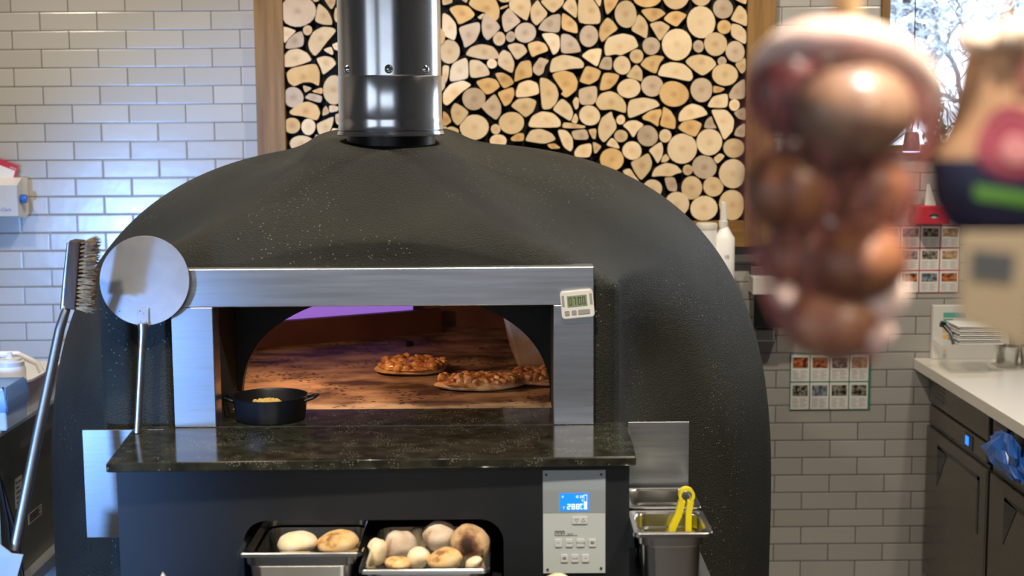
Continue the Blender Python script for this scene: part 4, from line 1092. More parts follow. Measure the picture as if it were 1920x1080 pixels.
# support under the bread pans
bl0 = MB().box((rx0 + .005, my + .02, .785), (rx1 - .005, 3.19, .7965)).box((rx0 + .005, YBD + .03, rzb), (rx0 + .02, 3.19, .785)).box((rx1 - .02, YBD + .03, rzb), (rx1 - .005, 3.19, .785))
obj('pan_runner', bl0, 'steel', cbn)


def bread_mat(name, c1, c2, burn, bthr, off):
    m, nt, b = newmat(name); L = nt.links.new
    tc = N(nt, 'ShaderNodeTexCoord'); mp = N(nt, 'ShaderNodeMapping'); mp.inputs['Location'].default_value = off; L(tc.outputs['Object'], mp.inputs['Vector'])
    n1 = N(nt, 'ShaderNodeTexNoise'); n1.inputs['Scale'].default_value = 28; n1.inputs['Detail'].default_value = 4; L(mp.outputs[0], n1.inputs['Vector'])
    cr = N(nt, 'ShaderNodeValToRGB'); e = cr.color_ramp.elements
    e[0].position = .30; e[0].color = (*c1, 1); e[1].position = bthr; e[1].color = (*c2, 1)
    e2 = e.new(min(.99, bthr + .12)); e2.color = (*burn, 1)
    L(n1.outputs['Fac'], cr.inputs[0]); L(cr.outputs[0], b.inputs['Base Color'])
    b.inputs['Roughness'].default_value = .75; b.inputs['Subsurface Weight'].default_value = .08; b.inputs['Subsurface Scale'].default_value = .01
    n2 = N(nt, 'ShaderNodeTexNoise'); n2.inputs['Scale'].default_value = 130; L(mp.outputs[0], n2.inputs['Vector'])
    bp2 = N(nt, 'ShaderNodeBump'); bp2.inputs['Strength'].default_value = .3; bp2.inputs['Distance'].default_value = .002; L(n2.outputs['Fac'], bp2.inputs['Height']); L(bp2.outputs[0], b.inputs['Normal'])
    return m


def charred_mat():
    m, nt, b = newmat('charred_bread'); L = nt.links.new
    tc = N(nt, 'ShaderNodeTexCoord'); ml = N(nt, 'ShaderNodeVectorMath', operation='MULTIPLY'); ml.inputs[1].default_value = (1.25, 0, 1)
    sub = N(nt, 'ShaderNodeVectorMath', operation='SUBTRACT'); sub.inputs[1].default_value = (-.003, 0, .002)
    L(tc.outputs['Object'], sub.inputs[0]); L(sub.outputs[0], ml.inputs[0]); le = N(nt, 'ShaderNodeVectorMath', operation='LENGTH'); L(ml.outputs[0], le.inputs[0])
    n1 = N(nt, 'ShaderNodeTexNoise'); n1.inputs['Scale'].default_value = 55; L(tc.outputs['Object'], n1.inputs['Vector'])
    a = N(nt, 'ShaderNodeMath', operation='MULTIPLY_ADD'); a.inputs[1].default_value = .03; L(n1.outputs['Fac'], a.inputs[0]); L(le.outputs['Value'], a.inputs[2])
    cr = N(nt, 'ShaderNodeValToRGB'); e = cr.color_ramp.elements
    e[0].position = .026; e[0].color = (.035, .015, .010, 1); e[1].position = .052; e[1].color = (.66, .45, .24, 1); x = e.new(.038); x.color = (.22, .09, .035, 1)
    L(a.outputs[0], cr.inputs[0]); L(cr.outputs[0], b.inputs['Base Color']); b.inputs['Roughness'].default_value = .75
    return m


MT['bread'] = bread_mat('golden_bread', (0.88, 0.72, 0.45), (0.74, 0.46, 0.18), (0.28, 0.12, 0.04), .60, (1, 2, 3))
MT['breadp'] = bread_mat('pale_bread', (0.92, 0.84, 0.66), (0.84, 0.66, 0.38), (0.40, 0.18, 0.06), .66, (4, 1, 0))
MT['breadf'] = bread_mat('flour_dusted_bread', (0.80, 0.71, 0.60), (0.62, 0.47, 0.34), (0.34, 0.20, 0.12), .62, (0, 5, 1))
MT['breadc'] = charred_mat()


def roll(px, py, w_, h_, Y, m, label, seed, rot=0.0, amp=.07, dy=None, grp='bread rolls in the steel pans', zoff=0):
    c = PY(px, py, Y); k = (c - Vector((0, 0, CAMZ))).dot(fw) / FPX
    o = obj('bread_roll', lump(MB(), c, w_ / 2 * k, dy or w_ / 2 * k, h_ / 2 * k, seed, amp=amp, n=28, m=18, rot=rot), m, origin=c, smooth=True)
    tag(o, label, 'bread', grp)


roll(557, 1018, 74, 42, 2.93, 'breadp', 'pale floury bread roll at the left in the left steel pan', 11, amp=.05)
roll(633, 1018, 78, 46, 2.95, 'bread', 'golden bread roll at the right in the left steel pan', 12, amp=.05)
roll(750, 1022, 62, 58, 2.94, 'breadf', 'dusty pink-grey angular bread roll near the right pan\'s left side', 22, rot=.3, amp=.1, dy=.035)
roll(707, 1034, 38, 50, 2.92, 'breadp', 'pale narrow bread roll against the left wall of the right pan', 21, amp=.08, dy=.03)
roll(786, 1012, 34, 44, 3.03, 'breadp', 'small pale roll tucked behind two dusty rolls in the right pan', 23)
roll(823, 1004, 68, 56, 2.99, 'breadf', 'large dusty pink-grey bread roll on top of the right pan heap', 24, rot=-.35, amp=.09, dy=.04)
roll(881, 1015, 72, 62, 2.94, 'breadc', 'bread roll with a big charred black patch, right pan', 25, rot=.2, amp=.05, dy=.04)
roll(746, 1056, 48, 26, 2.835, 'bread', 'low golden roll at the front left corner of the right pan', 26)
roll(784, 1045, 46, 38, 2.86, 'breadp', 'small pale roll in the front middle of the right pan', 27, rot=-.3)
roll(834, 1048, 68, 38, 2.85, 'bread', 'wide pale roll with browned side, front of the right pan', 28)
roll(888, 1055, 34, 20, 2.86, 'breadp', 'thin sliver of pale bread at the front right of right pan', 29, rot=-.4)
for q in range(3):
    pass
# ledge in front, just under the picture, with a roll and folded paper
ldg = MB().box((PY(230, 1100, 2.62).x, 2.48, .835), (PY(1150, 1100, 2.62).x, 2.70, .85)).box((PY(240, 1100, 2.62).x, 2.5, 0), (PY(260, 1100, 2.62).x, 2.54, .835)).box((PY(1120, 1100, 2.62).x, 2.5, 0), (PY(1140, 1100, 2.62).x, 2.54, .835))
tag(obj('serving_ledge', ldg, 'steel'), 'narrow steel ledge in front of the bread pans below the frame', 'shelf')
cR = PY(1043, 1098, 2.64); cR.z = .85 + .026
tpz = PY(1043, 1074, 2.64).z
hh = (tpz - .85) / 2
o = obj('bread_roll', lump(MB(), (cR.x, cR.y, .85 + hh), .036, .034, hh * .95, 31, amp=.03, n=28, m=16), 'breadp', origin=(cR.x, cR.y, .85 + hh), smooth=True)
tag(o, 'pale bread roll peeking in below the white control panel', 'bread')
pp = PY(305, 1072, 2.64); zt = pp.z
fp_ = MB().add([(pp.x - .03, 2.60, .851), (pp.x + .04, 2.60, .851), (pp.x + .035, 2.68, .851), (pp.x - .03, 2.68, .851), (pp.x, 2.64, zt)], [(0, 3, 2, 1), (0, 1, 4), (1, 2, 4), (2, 3, 4), (3, 0, 4)])
tag(obj('folded_napkin', fp_, 'paper'), 'tip of white folded paper at the bottom edge left of bread pans', 'napkin')

# yellow tongs in the front small pan
tc0 = PZ(1270, 985, .94)
Yt = 2.99
tgs = thing('tongs', (PY(1275, 985, Yt).x, Yt, .82), 'bright yellow plastic tongs standing in the small steel pan', 'tongs')
def strap(pts, wy, th):
    m = MB(); loops = []
    P = [Vector(p) for p in pts]
    for i, p in enumerate(P):
        t = (P[min(i + 1, len(P) - 1)] - P[max(i - 1, 0)]).normalized(); nn = Vector((t.z, 0, -t.x)).normalized() * th
        y = Vector((0, wy if not isinstance(wy, list) else wy[i], 0)); loops.append([tuple(p - nn - y), tuple(p + nn - y), tuple(p + nn + y), tuple(p - nn + y)])
    return m.loft(loops)
bowc = PY(1287, 928, Yt); rb = .0145
arc_ = []
for k in range(17):
    a = R(-50 + 280 * k / 16); arc_.append((bowc.x + rb * math.cos(a), Yt, bowc.z + rb * math.sin(a)))
obj('spring_bow', strap(arc_, .009, .003), 'yellow', tgs, smooth=True)
lft = [arc_[-1], tuple(PY(1272, 965, Yt)), tuple(PY(1261, 988, Yt)), tuple(PY(1240, 1080, Yt))]
rgt = [arc_[0], tuple(PY(1291, 960, Yt)), tuple(PY(1290, 990, Yt)), tuple(PY(1292, 1080, Yt))]
obj('arm', strap(lft, [.008, .008, .010, .010], .0075), 'yellow', tgs, smooth=False, bevel=.002)
obj('arm', strap(rgt, [.008, .008, .010, .010], .0068), 'yellow', tgs, smooth=False, bevel=.002)

# ------------------------------------------------------------------ left worktop, its equipment and tubs
xt = PZ(30, 792, .90).x
tbl = thing('side_worktop', (xt - .5, 4.5, 0), 'steel side worktop with lower shelf left of the oven', 'worktop')
YT0 = PZ(12, 812, .90).y
MT['ltop'] = mat('pale_steel_top', (0.62, 0.64, 0.66), 0.3, 0.6)
obj('top', MB().box((XL + .02, YT0, .885), (xt, YW - .003, .90)), 'ltop', tbl, bevel=.002)
obj('apron', MB().box((xt - .03, YT0 + .02, .80), (xt - .018, YW - .01, .885)), 'oldsteel', tbl)
lz = .40
obj('lower_shelf', MB().box((XL + .02, YT0, lz - .04), (xt - .01, YW - .003, lz)), 'ltop', tbl, bevel=.002)
for yy in (YT0 + .03, YW - .08): obj('leg', MB().box((xt - .06, yy, 0), (xt - .02, yy + .04, .885)), 'oldsteel', tbl)
ub = thing('undercounter_unit', (xt - .35, 4.5, lz), 'olive steel equipment box with white data labels under side worktop', 'appliance')
xu = xt - .045
obj('housing', MB().box((XL + .05, YT0 + .12, lz), (xu, YW - .32, .79)), 'oldsteel', ub, bevel=.006)
obj('dark_door', MB().box((xu - .5, YT0 + .10, lz + .01), (xu - .005, YT0 + .12, .785)), 'body', ub)
def onx(px, py, x=None): return PX(px, py, xu + .001 if x is None else x)
st = MB(); q = [onx(54, 965), onx(79, 941), onx(79, 966), onx(54, 990)]
# data sticker on the visible side
def sidelabel(pa, pb_, name='data_label'):
    a, b = onx(*pa), onx(*pb_); y0_, y1_ = min(a.y, b.y), max(a.y, b.y); z0_, z1_ = min(a.z, b.z), max(a.z, b.z)
    o = obj(name, MB().box((xu, y0_, z0_), (xu + .0008, y1_, z1_)), 'offwhite', ub)
    ln = MB()
    for k in range(5):
        zz = z0_ + (z1_ - z0_) * (.15 + .17 * k); ln.box((xu + .0008, y0_ + .01, zz), (xu + .0011, y1_ - .01 - .02 * (k % 2), zz + .004))
    obj('print', ln, 'darkink', o)
sidelabel((54, 985), (78, 945)); sidelabel((30, 955), (41, 890))
bt_ = MB()
lump(bt_, (xt - .1, 4.7, .07), .12, .14, .07, 4)
tag(obj('floor_bag', bt_, 'cpm', smooth=True), 'pale crumpled bag on the floor under the side worktop', 'bag')
# cables hanging at the left edge
for k, (xa, xb) in enumerate((((0, 900), (45, 1100)), ((-10, 860), (25, 1100)))):
    a = PY(*xa, YT0 + .05); b = PY(*xb, YT0 + .0)
    tag(obj('power_cable', MB().tube([a, a.lerp(b, .5) + Vector((.01, 0, 0)), b], .007, n=8), 'black', smooth=True), ['black cable hanging at the far left edge, nearer the shovel', 'black cable at the far left, behind the first'][k], 'cable', 'black cables under side worktop')
# grey flat shovel blade lower left
s1 = [PY(-30, 1010, 2.95), PY(0, 1021, 2.95), PY(22, 1038, 2.95), PY(44, 1040, 2.95), PY(34, 1075, 2.95), PY(20, 1130, 2.95), PY(-40, 1130, 2.95)]
sv = thing('ash_shovel', (s1[0].x, 2.95, .6), 'grey flat steel blade at the bottom left by the brush handle', 'shovel')
obj('blade', MB().prism([(p.x, p.z) for p in s1], 2.95, 2.954), 'peel', sv, bevel=.001)
obj('handle', MB().tube([(s1[0].x, 2.96, .75), (s1[0].x - .05, 2.97, .02)], .012, n=12), 'steel', sv, smooth=True)

# white tub
tq = PZ(40, 795, .90)
tubx1 = PZ(74, 772, .90).x - .008; tuby0 = PZ(51, 787, .9).y + .06
tb0 = thing('storage_tub', (tubx1 - .2, tuby0 + .2, .90), 'large white open plastic tub at the left edge of the side worktop', 'tub')
m = MB(); cxx, cyy = tubx1 - .15, tuby0 + .19
def T_(dw, zz, r): return rr(cxx, cyy, .28 - dw, .34 - dw, r, zz)
m.loft([T_(.04, .9005, .03), T_(.0, .998, .03), T_(-.012, .998, .035), T_(-.012, 1.005, .035), T_(.004, 1.005, .03), T_(.05, .908, .03)])
obj('tub_body', m, 'cloudy', tb0, smooth=True)
hp_ = [(cxx + .135, cyy - .02, .995), (cxx + .12, cyy - .02, 1.03), (cxx + .06, cyy - .02, 1.06), (cxx - .06, cyy - .02, 1.06), (cxx - .135, cyy - .02, .995)]
obj('tub_handle', MB().tube(hp_, .010, n=10), 'cloudy', tb0, smooth=True)
# squeeze bottle
sb = PY(20, 700, YT0 + .16); sbx = PZ(18, 790, .9).x + .0
def bottle(name, c, H, r, label, mat_='cloudy', grp=None):
    t = thing(name, (c[0], c[1], c[2]), label, 'bottle', grp)
    obj('bottle_body', MB().lathe([(0, 0), (r * .95, 0), (r, .006), (r, H * .72), (r * .9, H * .77), (0, H * .77)], c, n=40, cap=False), mat_, t, smooth=True)
    obj('cap', MB().lathe([(r * .92, H * .76), (r * .92, H * .84), (r * .75, H * .855), (r * .72, H * .89), (r * .3, H * .90), (r * .22, H * .93), (r * .16, H), (0, H)], c, n=40, cap=False), 'white', t, smooth=True)
    return t
YBt = tuby0 + .09
bz = PY(20, 661, YBt).z
bottle('squeeze_bottle', (PY(20, 700, YBt).x, YBt, .909), bz - .909, .046, 'white squeeze bottle with nozzle cap in the white tub')
# blue-lined clear containers in front
MT['bluebag'] = mat('pale_blue_plastic_bag', (0.22, 0.42, 0.80), 0.3, alpha=.85, trans=.2)
MT['clearb'] = mat('clear_cloudy_box', (0.60, 0.70, 0.85), 0.3, alpha=.8)
byy = PZ(51, 787, .9).y; bx1 = PZ(51, 787, .9).x - .004
cbx_ = thing('lined_container', (bx1 - .1, byy + .05, .90), 'clear container lined with a blue bag at the front of side worktop', 'container')
obj('box', MB().box((bx1 - .26, YT0 + .02, .9005), (bx1, byy + .02, .985)), 'clearb', cbx_, bevel=.006)
bg = MB(); n = 40; lo_ = []
for zz, amp_, off in ((.955, .002, .004), (.975, .004, .006), (1.0, .005, .004), (1.02, .004, .001), (1.025, .003, -.004)):
    L0 = rr(bx1 - .13, (YT0 + byy + .04) / 2, .26 + off * 2, byy - YT0 + off * 2, .006, zz, 9)
    lo_.append([(x + random.uniform(-amp_, amp_) * .5, y + random.uniform(-amp_, amp_), z + random.uniform(-1, 1) * .004) for x, y, z in L0])
obj('bag_liner', bg.loft(lo_), 'bluebag', cbx_, smooth=True)

# ------------------------------------------------------------------ tissue dispenser at left on the wall
yd = YW - .11
dx1, dz1, dz0 = PY(31, 340, yd).x, PY(20, 341, yd).z, PY(20, 405, yd).z
dxw = PY(54, 370, YW).x
dp_ = thing('paper_dispenser', (dx1 - .12, YW - .05, dz0), 'white wall paper dispenser with a blue knob at the left edge', 'dispenser')
m = MB()
a0x = dx1 - .30
m.loft([[(a0x, yd, dz0), (dx1, yd, dz0), (dx1, yd, dz1 - .012), (a0x, yd, dz1 - .012)], [(a0x, yd - .0, dz0), (dx1, yd - .0, dz0), (dx1, yd, dz1 - .012), (a0x, yd, dz1 - .012)]])
m.add([(dx1, yd, dz0), (dxw - .005, YW - .03, dz0 - .012), (dxw, YW - .002, dz0), (dxw, YW - .002, dz1 + .01), (dxw - .01, YW - .03, dz1 + .012), (dx1, yd, dz1 - .012), (a0x, yd, dz0), (a0x, YW - .002, dz0), (a0x, yd, dz1 - .012), (a0x, YW - .002, dz1 + .012), (dx1 - .01, YW - .03, dz1 + .014)],
      [(0, 1, 4, 5), (1, 2, 3, 4), (5, 4, 3, 9, 8), (6, 7, 2, 1, 0)])
obj('case', m, 'white', dp_)
kc = PX(46, 373, (dx1 + dxw) / 2 + .006)
obj('knob', MB().lathe([(0, .018), (.014, .018), (.016, .014), (.017, .0), (.0, 0)], ((dx1 + dxw) / 2 - .001, (yd + YW) / 2 - .012, PY(45, 373, YW - .07).z), n=24, axis='x', cap=False), 'blue', dp_, smooth=True)
tx = MB(); vs_, fs_ = text_mesh('Kimberly-Clark', .016); wt = max(v[0] for v in vs_)
ex = PY(22, 397, yd).x; oz = PY(10, 396, yd).z
put_text(tx, 'Kimberly-Clark', .016, (ex - wt, yd - .0008, oz), (1, 0, 0), (0, 0, 1))
obj('printed_name', tx, 'blueink', dp_)
# red and white card above
k1, k2_, k3 = PY(-20, 290, YW - .02), PY(36, 311, YW - .02), PY(28, 340, YW - .02)
crd = thing('notice_card', (k3.x, YW - .02, k3.z), 'tilted white card with red border tucked above the white dispenser', 'card')
k4 = k1 + (k3 - k2_)
low = (k3 - k2_) * .6
def quad(mb, ps, y, th=.001, mi=0): mb.prism([(p.x, p.z) for p in ps], y, y + th, mi)
m = MB(); quad(m, [k1, k2_, k3 + low, k4 + low], YW - .02); obj('backing', m, 'red', crd)
e1 = (k2_ - k1).normalized(); e2 = (k3 - k2_).normalized()
m = MB(); quad(m, [k1 + e2 * .022, k2_ - e1 * .009 + e2 * .022, k3 + low - e1 * .009, k4 + low], YW - .0212); obj('white_area', m, 'paper', crd)
m = MB(); put_text(m, 'menu', .011, tuple(k2_ - e1 * .03 + e2 * .018 + Vector((0, -.0015, 0))), tuple(e1), tuple(-e2)); obj('lettering', m, 'paper', crd)

# ------------------------------------------------------------------ bottles and wall units right of the dome
sz = PY(1358, 520, 4.98).z; zsh = PY(1300, 560, 4.98).z
shelf = thing('wall_shelf', (PY(1330, 560, 4.98).x, 4.98, zsh - .02), 'dark wall shelf mostly hidden behind the oven dome', 'shelf')
obj('board', MB().box((PY(1180, 560, 4.98).x, YW - .26, zsh - .02), (PY(1365, 560, 4.98).x, YW - .001, zsh)), 'body', shelf)
sp1 = PY(1358, 470, 5.0); btm = zsh
sp2 = thing('spray_bottle', (sp1.x, 5.0, btm), 'white trigger spray bottle standing behind the right side of the dome', 'bottle')
zsb = PY(1358, 440, 5.0).z; zn = PY(1358, 425, 5.0).z; ztp = PY(1358, 378, 5.0).z
obj('bottle_body', MB().lathe([(0, 0), (.034, 0), (.036, .01), (.036, zsb - btm - .01), (.028, zsb - btm), (.013, zn - btm), (0, zn - btm)], (sp1.x, 5.0, btm), n=32, cap=False), 'cloudy', sp2, smooth=True)
obj('spray_collar', MB().lathe([(.015, zn - btm - .004), (.016, zn - btm + .02), (.010, zn - btm + .024)], (sp1.x - .004, 5.0, btm), n=24), 'white', sp2, smooth=True)
m = MB(); xx = sp1.x - .004
m.prism([(xx - .011, zn + .02), (xx + .012, zn + .02), (xx + .008, ztp - .01), (xx + .004, ztp), (xx - .010, ztp)], 4.988, 5.012)
obj('spray_head', m, 'white', sp2, bevel=.004)
m = MB(); put_text(m, '10', .018, (sp1.x - .006, 5.0 - .0368, PY(1358, 483, 5.0).z), (1, 0, 0), (0, 0, 1)); obj('number_print', m, 'darkink', sp2)
j1 = PY(1325, 430, 5.0)
jr = thing('white_jar', (j1.x, 5.0, btm), 'white jar with pale lid beside the spray bottle behind the dome', 'jar')
zl = PY(1325, 418, 5.0).z
obj('jar_body', MB().lathe([(0, 0), (.036, 0), (.036, zl - btm - .022), (0, zl - btm - .02)], (j1.x, 5.0, btm), n=32, cap=False), 'cloudy', jr, smooth=True)
obj('lid', MB().lathe([(.037, zl - btm - .022), (.038, zl - btm - .004), (.035, zl - btm), (0, zl - btm)], (j1.x, 5.0, btm), n=32, cap=False), 'offwhite', jr, smooth=True)
# trunking and steel dispenser boxes
def wbox(px0_, py0_, px1_, py1_, dep, back=.001):
    a, b = PY(px0_, py0_, YW - dep), PY(px1_, py1_, YW - dep); return (a.x, YW - dep, b.z), (b.x, YW - back, a.z)
MT['trunk'] = mat('grey_metal_trim', (0.16, 0.15, 0.15), .4, .5)
tag(obj('metal_rail', MB().box(*wbox(1340, 463, 1448, 491, .03)), 'trunk', bevel=.002), 'grey metal rail under the oak frame by the spray bottle', 'rail')
dn = thing('towel_dispenser', (PY(1440, 600, YW - .08).x, YW - .04, PY(1440, 614, YW - .1).z), 'steel wall dispenser with white paper top and dark glossy front', 'dispenser')
obj('glossy_front', MB().box(*wbox(1414, 552, 1475, 614, .10, .001)), 'fridgeb', dn, bevel=.002)
obj('white_top', MB().box(*wbox(1412, 520, 1475, 552, .10, .001)), 'paper', dn, bevel=.002)
obj('upper_bracket', MB().box(*wbox(1408, 500, 1462, 520, .04, .001)), 'trunk', dn, bevel=.002)
tag(obj('steel_catch_ledge', MB().box(*wbox(1419, 618, 1452, 640, .07)), 'panst', bevel=.003), 'small bright steel ledge on the tiles just below the dispenser', 'ledge')

# ------------------------------------------------------------------ laminated menu charts
PICS = [mat('picture_dish_' + n, a, .35, col2=b, nscale=70, contrast=(.4, .6)) for n, a, b in
        (('red', (0.05, 0.02, 0.01), (0.55, 0.16, 0.05)), ('dark', (0.008, 0.006, 0.006), (0.30, 0.28, 0.22)), ('blue', (0.04, 0.06, 0.09), (0.30, 0.32, 0.34)), ('tan', (0.25, 0.14, 0.06), (0.50, 0.36, 0.22)))]


def chart(x0, y0, x1, y1, nc, nr, border, pics, label, ofs):
    YQ = YW - .004
    a, b = PY(x0, y0, YQ), PY(x1, y1, YQ)
    a, b = Vector((a.x, YQ, PY((x0 + x1) / 2, y0, YQ).z)), Vector((b.x, YQ, PY((x0 + x1) / 2, y1, YQ).z))
    t = thing('menu_chart', ((a.x + b.x) / 2, YQ, b.z), label, 'chart')
    obj('backing', MB().box((a.x, YQ, b.z), (b.x, YW - .0005, a.z)), border, t)
    W = b.x - a.x; H = a.z - b.z; cw, chh = (W - ofs) / nc, H / nr
    for r_ in range(nr):
        for c_ in range(nc):
            X0 = a.x + c_ * cw + .003; Z1 = a.z - r_ * chh - .003; w2 = cw - .004; h2 = chh - .005
            cd = obj('card', MB().box((X0, YQ - .0006, Z1 - h2), (X0 + w2, YQ, Z1)), 'paper', t)
            obj('picture', MB().box((X0 + w2 * .1, YQ - .0011, Z1 - h2 * .50), (X0 + w2 * .92, YQ - .0005, Z1 - h2 * .10)), PICS[pics[(r_ * nc + c_) % len(pics)]], cd)
            ln = MB()
            for k in range(6):
                for cc in range(2):
                    zz = Z1 - h2 * (.60 + .06 * k)
                    ln.box((X0 + w2 * (.1 + .42 * cc), YQ - .001, zz), (X0 + w2 * (.40 + .42 * cc + .06 * ((k * 7 + c_ + cc) % 3 - 1)), YQ - .0005, zz - h2 * .016))
            obj('text_lines', ln, 'ink', cd)


chart(1482, 663, 1631, 768, 4, 2, 'green', [0, 0, 1, 3, 1, 2, 1, 1], 'green-edged laminated menu chart low on tiles beneath hanging onions', .008)
chart(1574, 423, 1798, 549, 6, 3, 'red', [3, 1, 3, 2, 1, 3, 0, 3, 1, 2, 1, 3, 0, 1, 3, 0, 2, 0], 'red-edged laminated menu chart on the tiles above the right worktop', .002)
# red box with tissue above it, pendant seen by the window
rb0 = thing('red_wall_box', (PY(1748, 418, YW - .08).x, YW - .04, PY(1748, 418, YW - .08).z), 'red wall box with silver oval badge and white tissue above red chart', 'box')
obj('case', MB().box(*wbox(1716, 386, 1782, 420, .09)), 'red', rb0, bevel=.004)
e0 = PY(1752, 405, YW - .09)
obj('oval_badge', MB().lathe([(.019, 0), (.019, -.002), (.0, -.003)], (e0.x, YW - .09, e0.z), n=28, axis='y', sy=.45, cap=False), 'panst', rb0)
tsu = MB(); t0 = PY(1744, 386, YW - .05); t1 = PY(1741, 345, YW - .05)
tsu.loft([[(t0.x - .022, YW - .06, t0.z), (t0.x + .022, YW - .06, t0.z), (t0.x + .02, YW - .045, t0.z), (t0.x - .02, YW - .045, t0.z)], [(t1.x - .006, YW - .055, t1.z), (t1.x + .004, YW - .055, t1.z), (t1.x + .004, YW - .05, t1.z), (t1.x - .006, YW - .05, t1.z)]])
obj('tissue', tsu, 'paper', rb0)
pdx = PY(1709, 283, 4.7)
pnd = thing('pendant_lamp', (pdx.x, 4.7, pdx.z), 'small dark pendant lamp glowing lilac underneath beside the window', 'lamp')
MT['shade'] = mat('dark_slate_shade', (0.03, 0.035, 0.05), .4)
MT['glow'] = mat('lilac_lamp_glow', (0.5, 0.45, 0.7), .5, emit=(0.72, 0.62, 1.0), estr=2.2)
zt_ = PY(1709, 247, 4.7).z
obj('lamp_shade', MB().lathe([(.030, 0), (.029, .012), (.024, zt_ - pdx.z - .008), (.018, zt_ - pdx.z), (.004, zt_ - pdx.z)], (pdx.x, 4.7, pdx.z), n=32), 'shade', pnd, smooth=True)
obj('bulb_disc', MB().lathe([(.027, -.004), (.029, -.001), (.0, -.0005)], (pdx.x, 4.7, pdx.z), n=32), 'glow', pnd)
obj('cord', MB().tube([(pdx.x, 4.7, zt_), (pdx.x, 4.7, ZC)], .002, n=6), 'shade', pnd)

# ------------------------------------------------------------------ right worktop, fridges and what stands there
wkx = PZ(1731, 682, .90).x
wk = struct_dummy = None
rw = thing('right_worktop', (wkx + .4, 4.5, .86), 'long cream worktop with squared edge running along the right side', 'worktop')
YE = 2.6
obj('slab', MB().box((wkx, YE, .86), (wkx + .85, YW - .002, .90)), 'worktop', rw, bevel=.003)
xf = wkx + .05
def fpt(px, py): return PX(px, py, xf)
def fridge(y0_, y1_, label, disp):
    t = thing('undercounter_fridge', (xf + .35, (y0_ + y1_) / 2, 0), label, 'fridge', 'dark fridges under the right worktop')
    obj('cabinet', MB().box((xf + .02, y0_ + .004, .08), (xf + .75, y1_ - .004, .858)).box((xf + .06, y0_ + .02, 0), (xf + .7, y1_ - .02, .08)), 'fridge', t)
    zc1, zc2, zc3 = .845, .735, .665
    gr = obj('top_panel', MB().box((xf + .004, y0_ + .03, zc2 + .008), (xf + .02, y1_ - .01, zc1)), 'fridge', t, bevel=.003)
    sl_ = MB()
    for k in range(4): sl_.box((xf + .002, y1_ - .19, zc2 + .035 + .016 * k), (xf + .0045, y1_ - .09, zc2 + .041 + .016 * k))
    obj('vent_slots', sl_, 'fridge', gr)
    cs = obj('control_strip', MB().box((xf + .001, y0_ + .03, zc3 + .008), (xf + .02, y1_ - .03, zc2)), 'fridge', t, bevel=.003)
    if disp:
        yd_ = disp
        obj('display_window', MB().box((xf - .001, yd_ - .05, zc3 + .014), (xf + .002, yd_ + .03, zc2 - .006)), 'fridgeb', cs)
        MT['bluelight'] = mat('blue_indicator', (0, .1, .5), .3, emit=(0.02, 0.22, 1.0), estr=1.6)
        obj('indicator_light', MB().prism(rrxz(0, 0, .03, .026, .008), 0, .0), 'bluelight', cs) if False else obj('indicator_light', MB().box((xf - .003, yd_ - .012, zc3 + .024), (xf + .0, yd_ + .020, zc2 - .016)), 'bluelight', cs, bevel=.001)
    obj('gap_strip', MB().box((xf + .006, y0_ + .01, zc3 - .006), (xf + .02, y1_ - .02, zc3 + .006)), 'fridgeb', t)
    dr = obj('door', MB().box((xf - .004, y0_ + .01, .10), (xf + .02, y1_ - .02, zc3 - .008)), 'fridge', t, bevel=.004)
    a, b = y1_ - .16, y0_ + .08
    hm = MB()
    # recessed black grip: a long bar with a wedge at its far end
    hm.box((xf - .0055, b, zc3 - .062), (xf - .003, a, zc3 - .050)).box((xf - .0055, b, zc3 - .24), (xf - .003, b + .018, zc3 - .050))
    hm.add([(xf - .0055, a, zc3 - .05), (xf - .0055, a - .11, zc3 - .06), (xf - .0055, a, zc3 - .20), (xf - .003, a, zc3 - .05), (xf - .003, a - .11, zc3 - .06), (xf - .003, a, zc3 - .20)], [(0, 1, 2), (5, 4, 3), (0, 3, 4, 1), (1, 4, 5, 2), (2, 5, 3, 0)])
    obj('recessed_handle', hm, 'fridgeb', dr)
    return t
ya = PX(1852, 960, xf).y; disp_y = PX(1815, 818, xf).y
fridge(ya, YW - .01, 'dark steel fridge with blue indicator light nearest the tiled wall', disp_y)
fridge(ya - .68, ya, 'dark steel fridge at the right edge, partly behind the blue bag', None)
fridge(ya - 1.36, ya - .68, 'dark steel fridge nearest the viewer beyond the right edge', None)

MT['bagblue'] = mat('crumpled_blue_film', (0.03, 0.13, 0.50), .18, alpha=.93, coat=.5)
bg = MB(); rnd = random.Random(12); yb_ = PX(1893, 852, xf - .03).y
A0 = PX(1893, 818, xf - .02); 
loops = []
spec = [(1890, 812, 16, 6), (1890, 824, 30, 12), (1888, 842, 44, 20), (1886, 860, 52, 22), (1890, 878, 56, 18), (1900, 894, 46, 9)]
for (cx_, cy_, w2, d2) in spec:
    lpn = []
    for k in range(26):
        a = 2 * math.pi * k / 26; q = 1 + .22 * math.sin(5 * a + cy_ * .2) + rnd.uniform(-.14, .14)
        p = PX(cx_, cy_, xf - .04)
        kk = .00155
        lpn.append((p.x - .0 + d2 * kk * q * math.sin(a) * .8 , p.y - w2 * kk * q * math.cos(a) * 1.9, p.z + rnd.uniform(-.004, .004)))
    loops.append(lpn)
bg.loft(loops)
tag(obj('blue_plastic_bag', bg, 'bagblue'), 'crumpled shiny blue plastic bag hanging on the right fridge edge', 'bag')
obj_hook = MB().box((xf - .045, A0.y - .05, .845), (xf + .0, A0.y + .05, .858))
tag(obj('bag_clip', obj_hook, 'fridgeb'), 'black clip under the worktop holding the blue bag', 'clip')

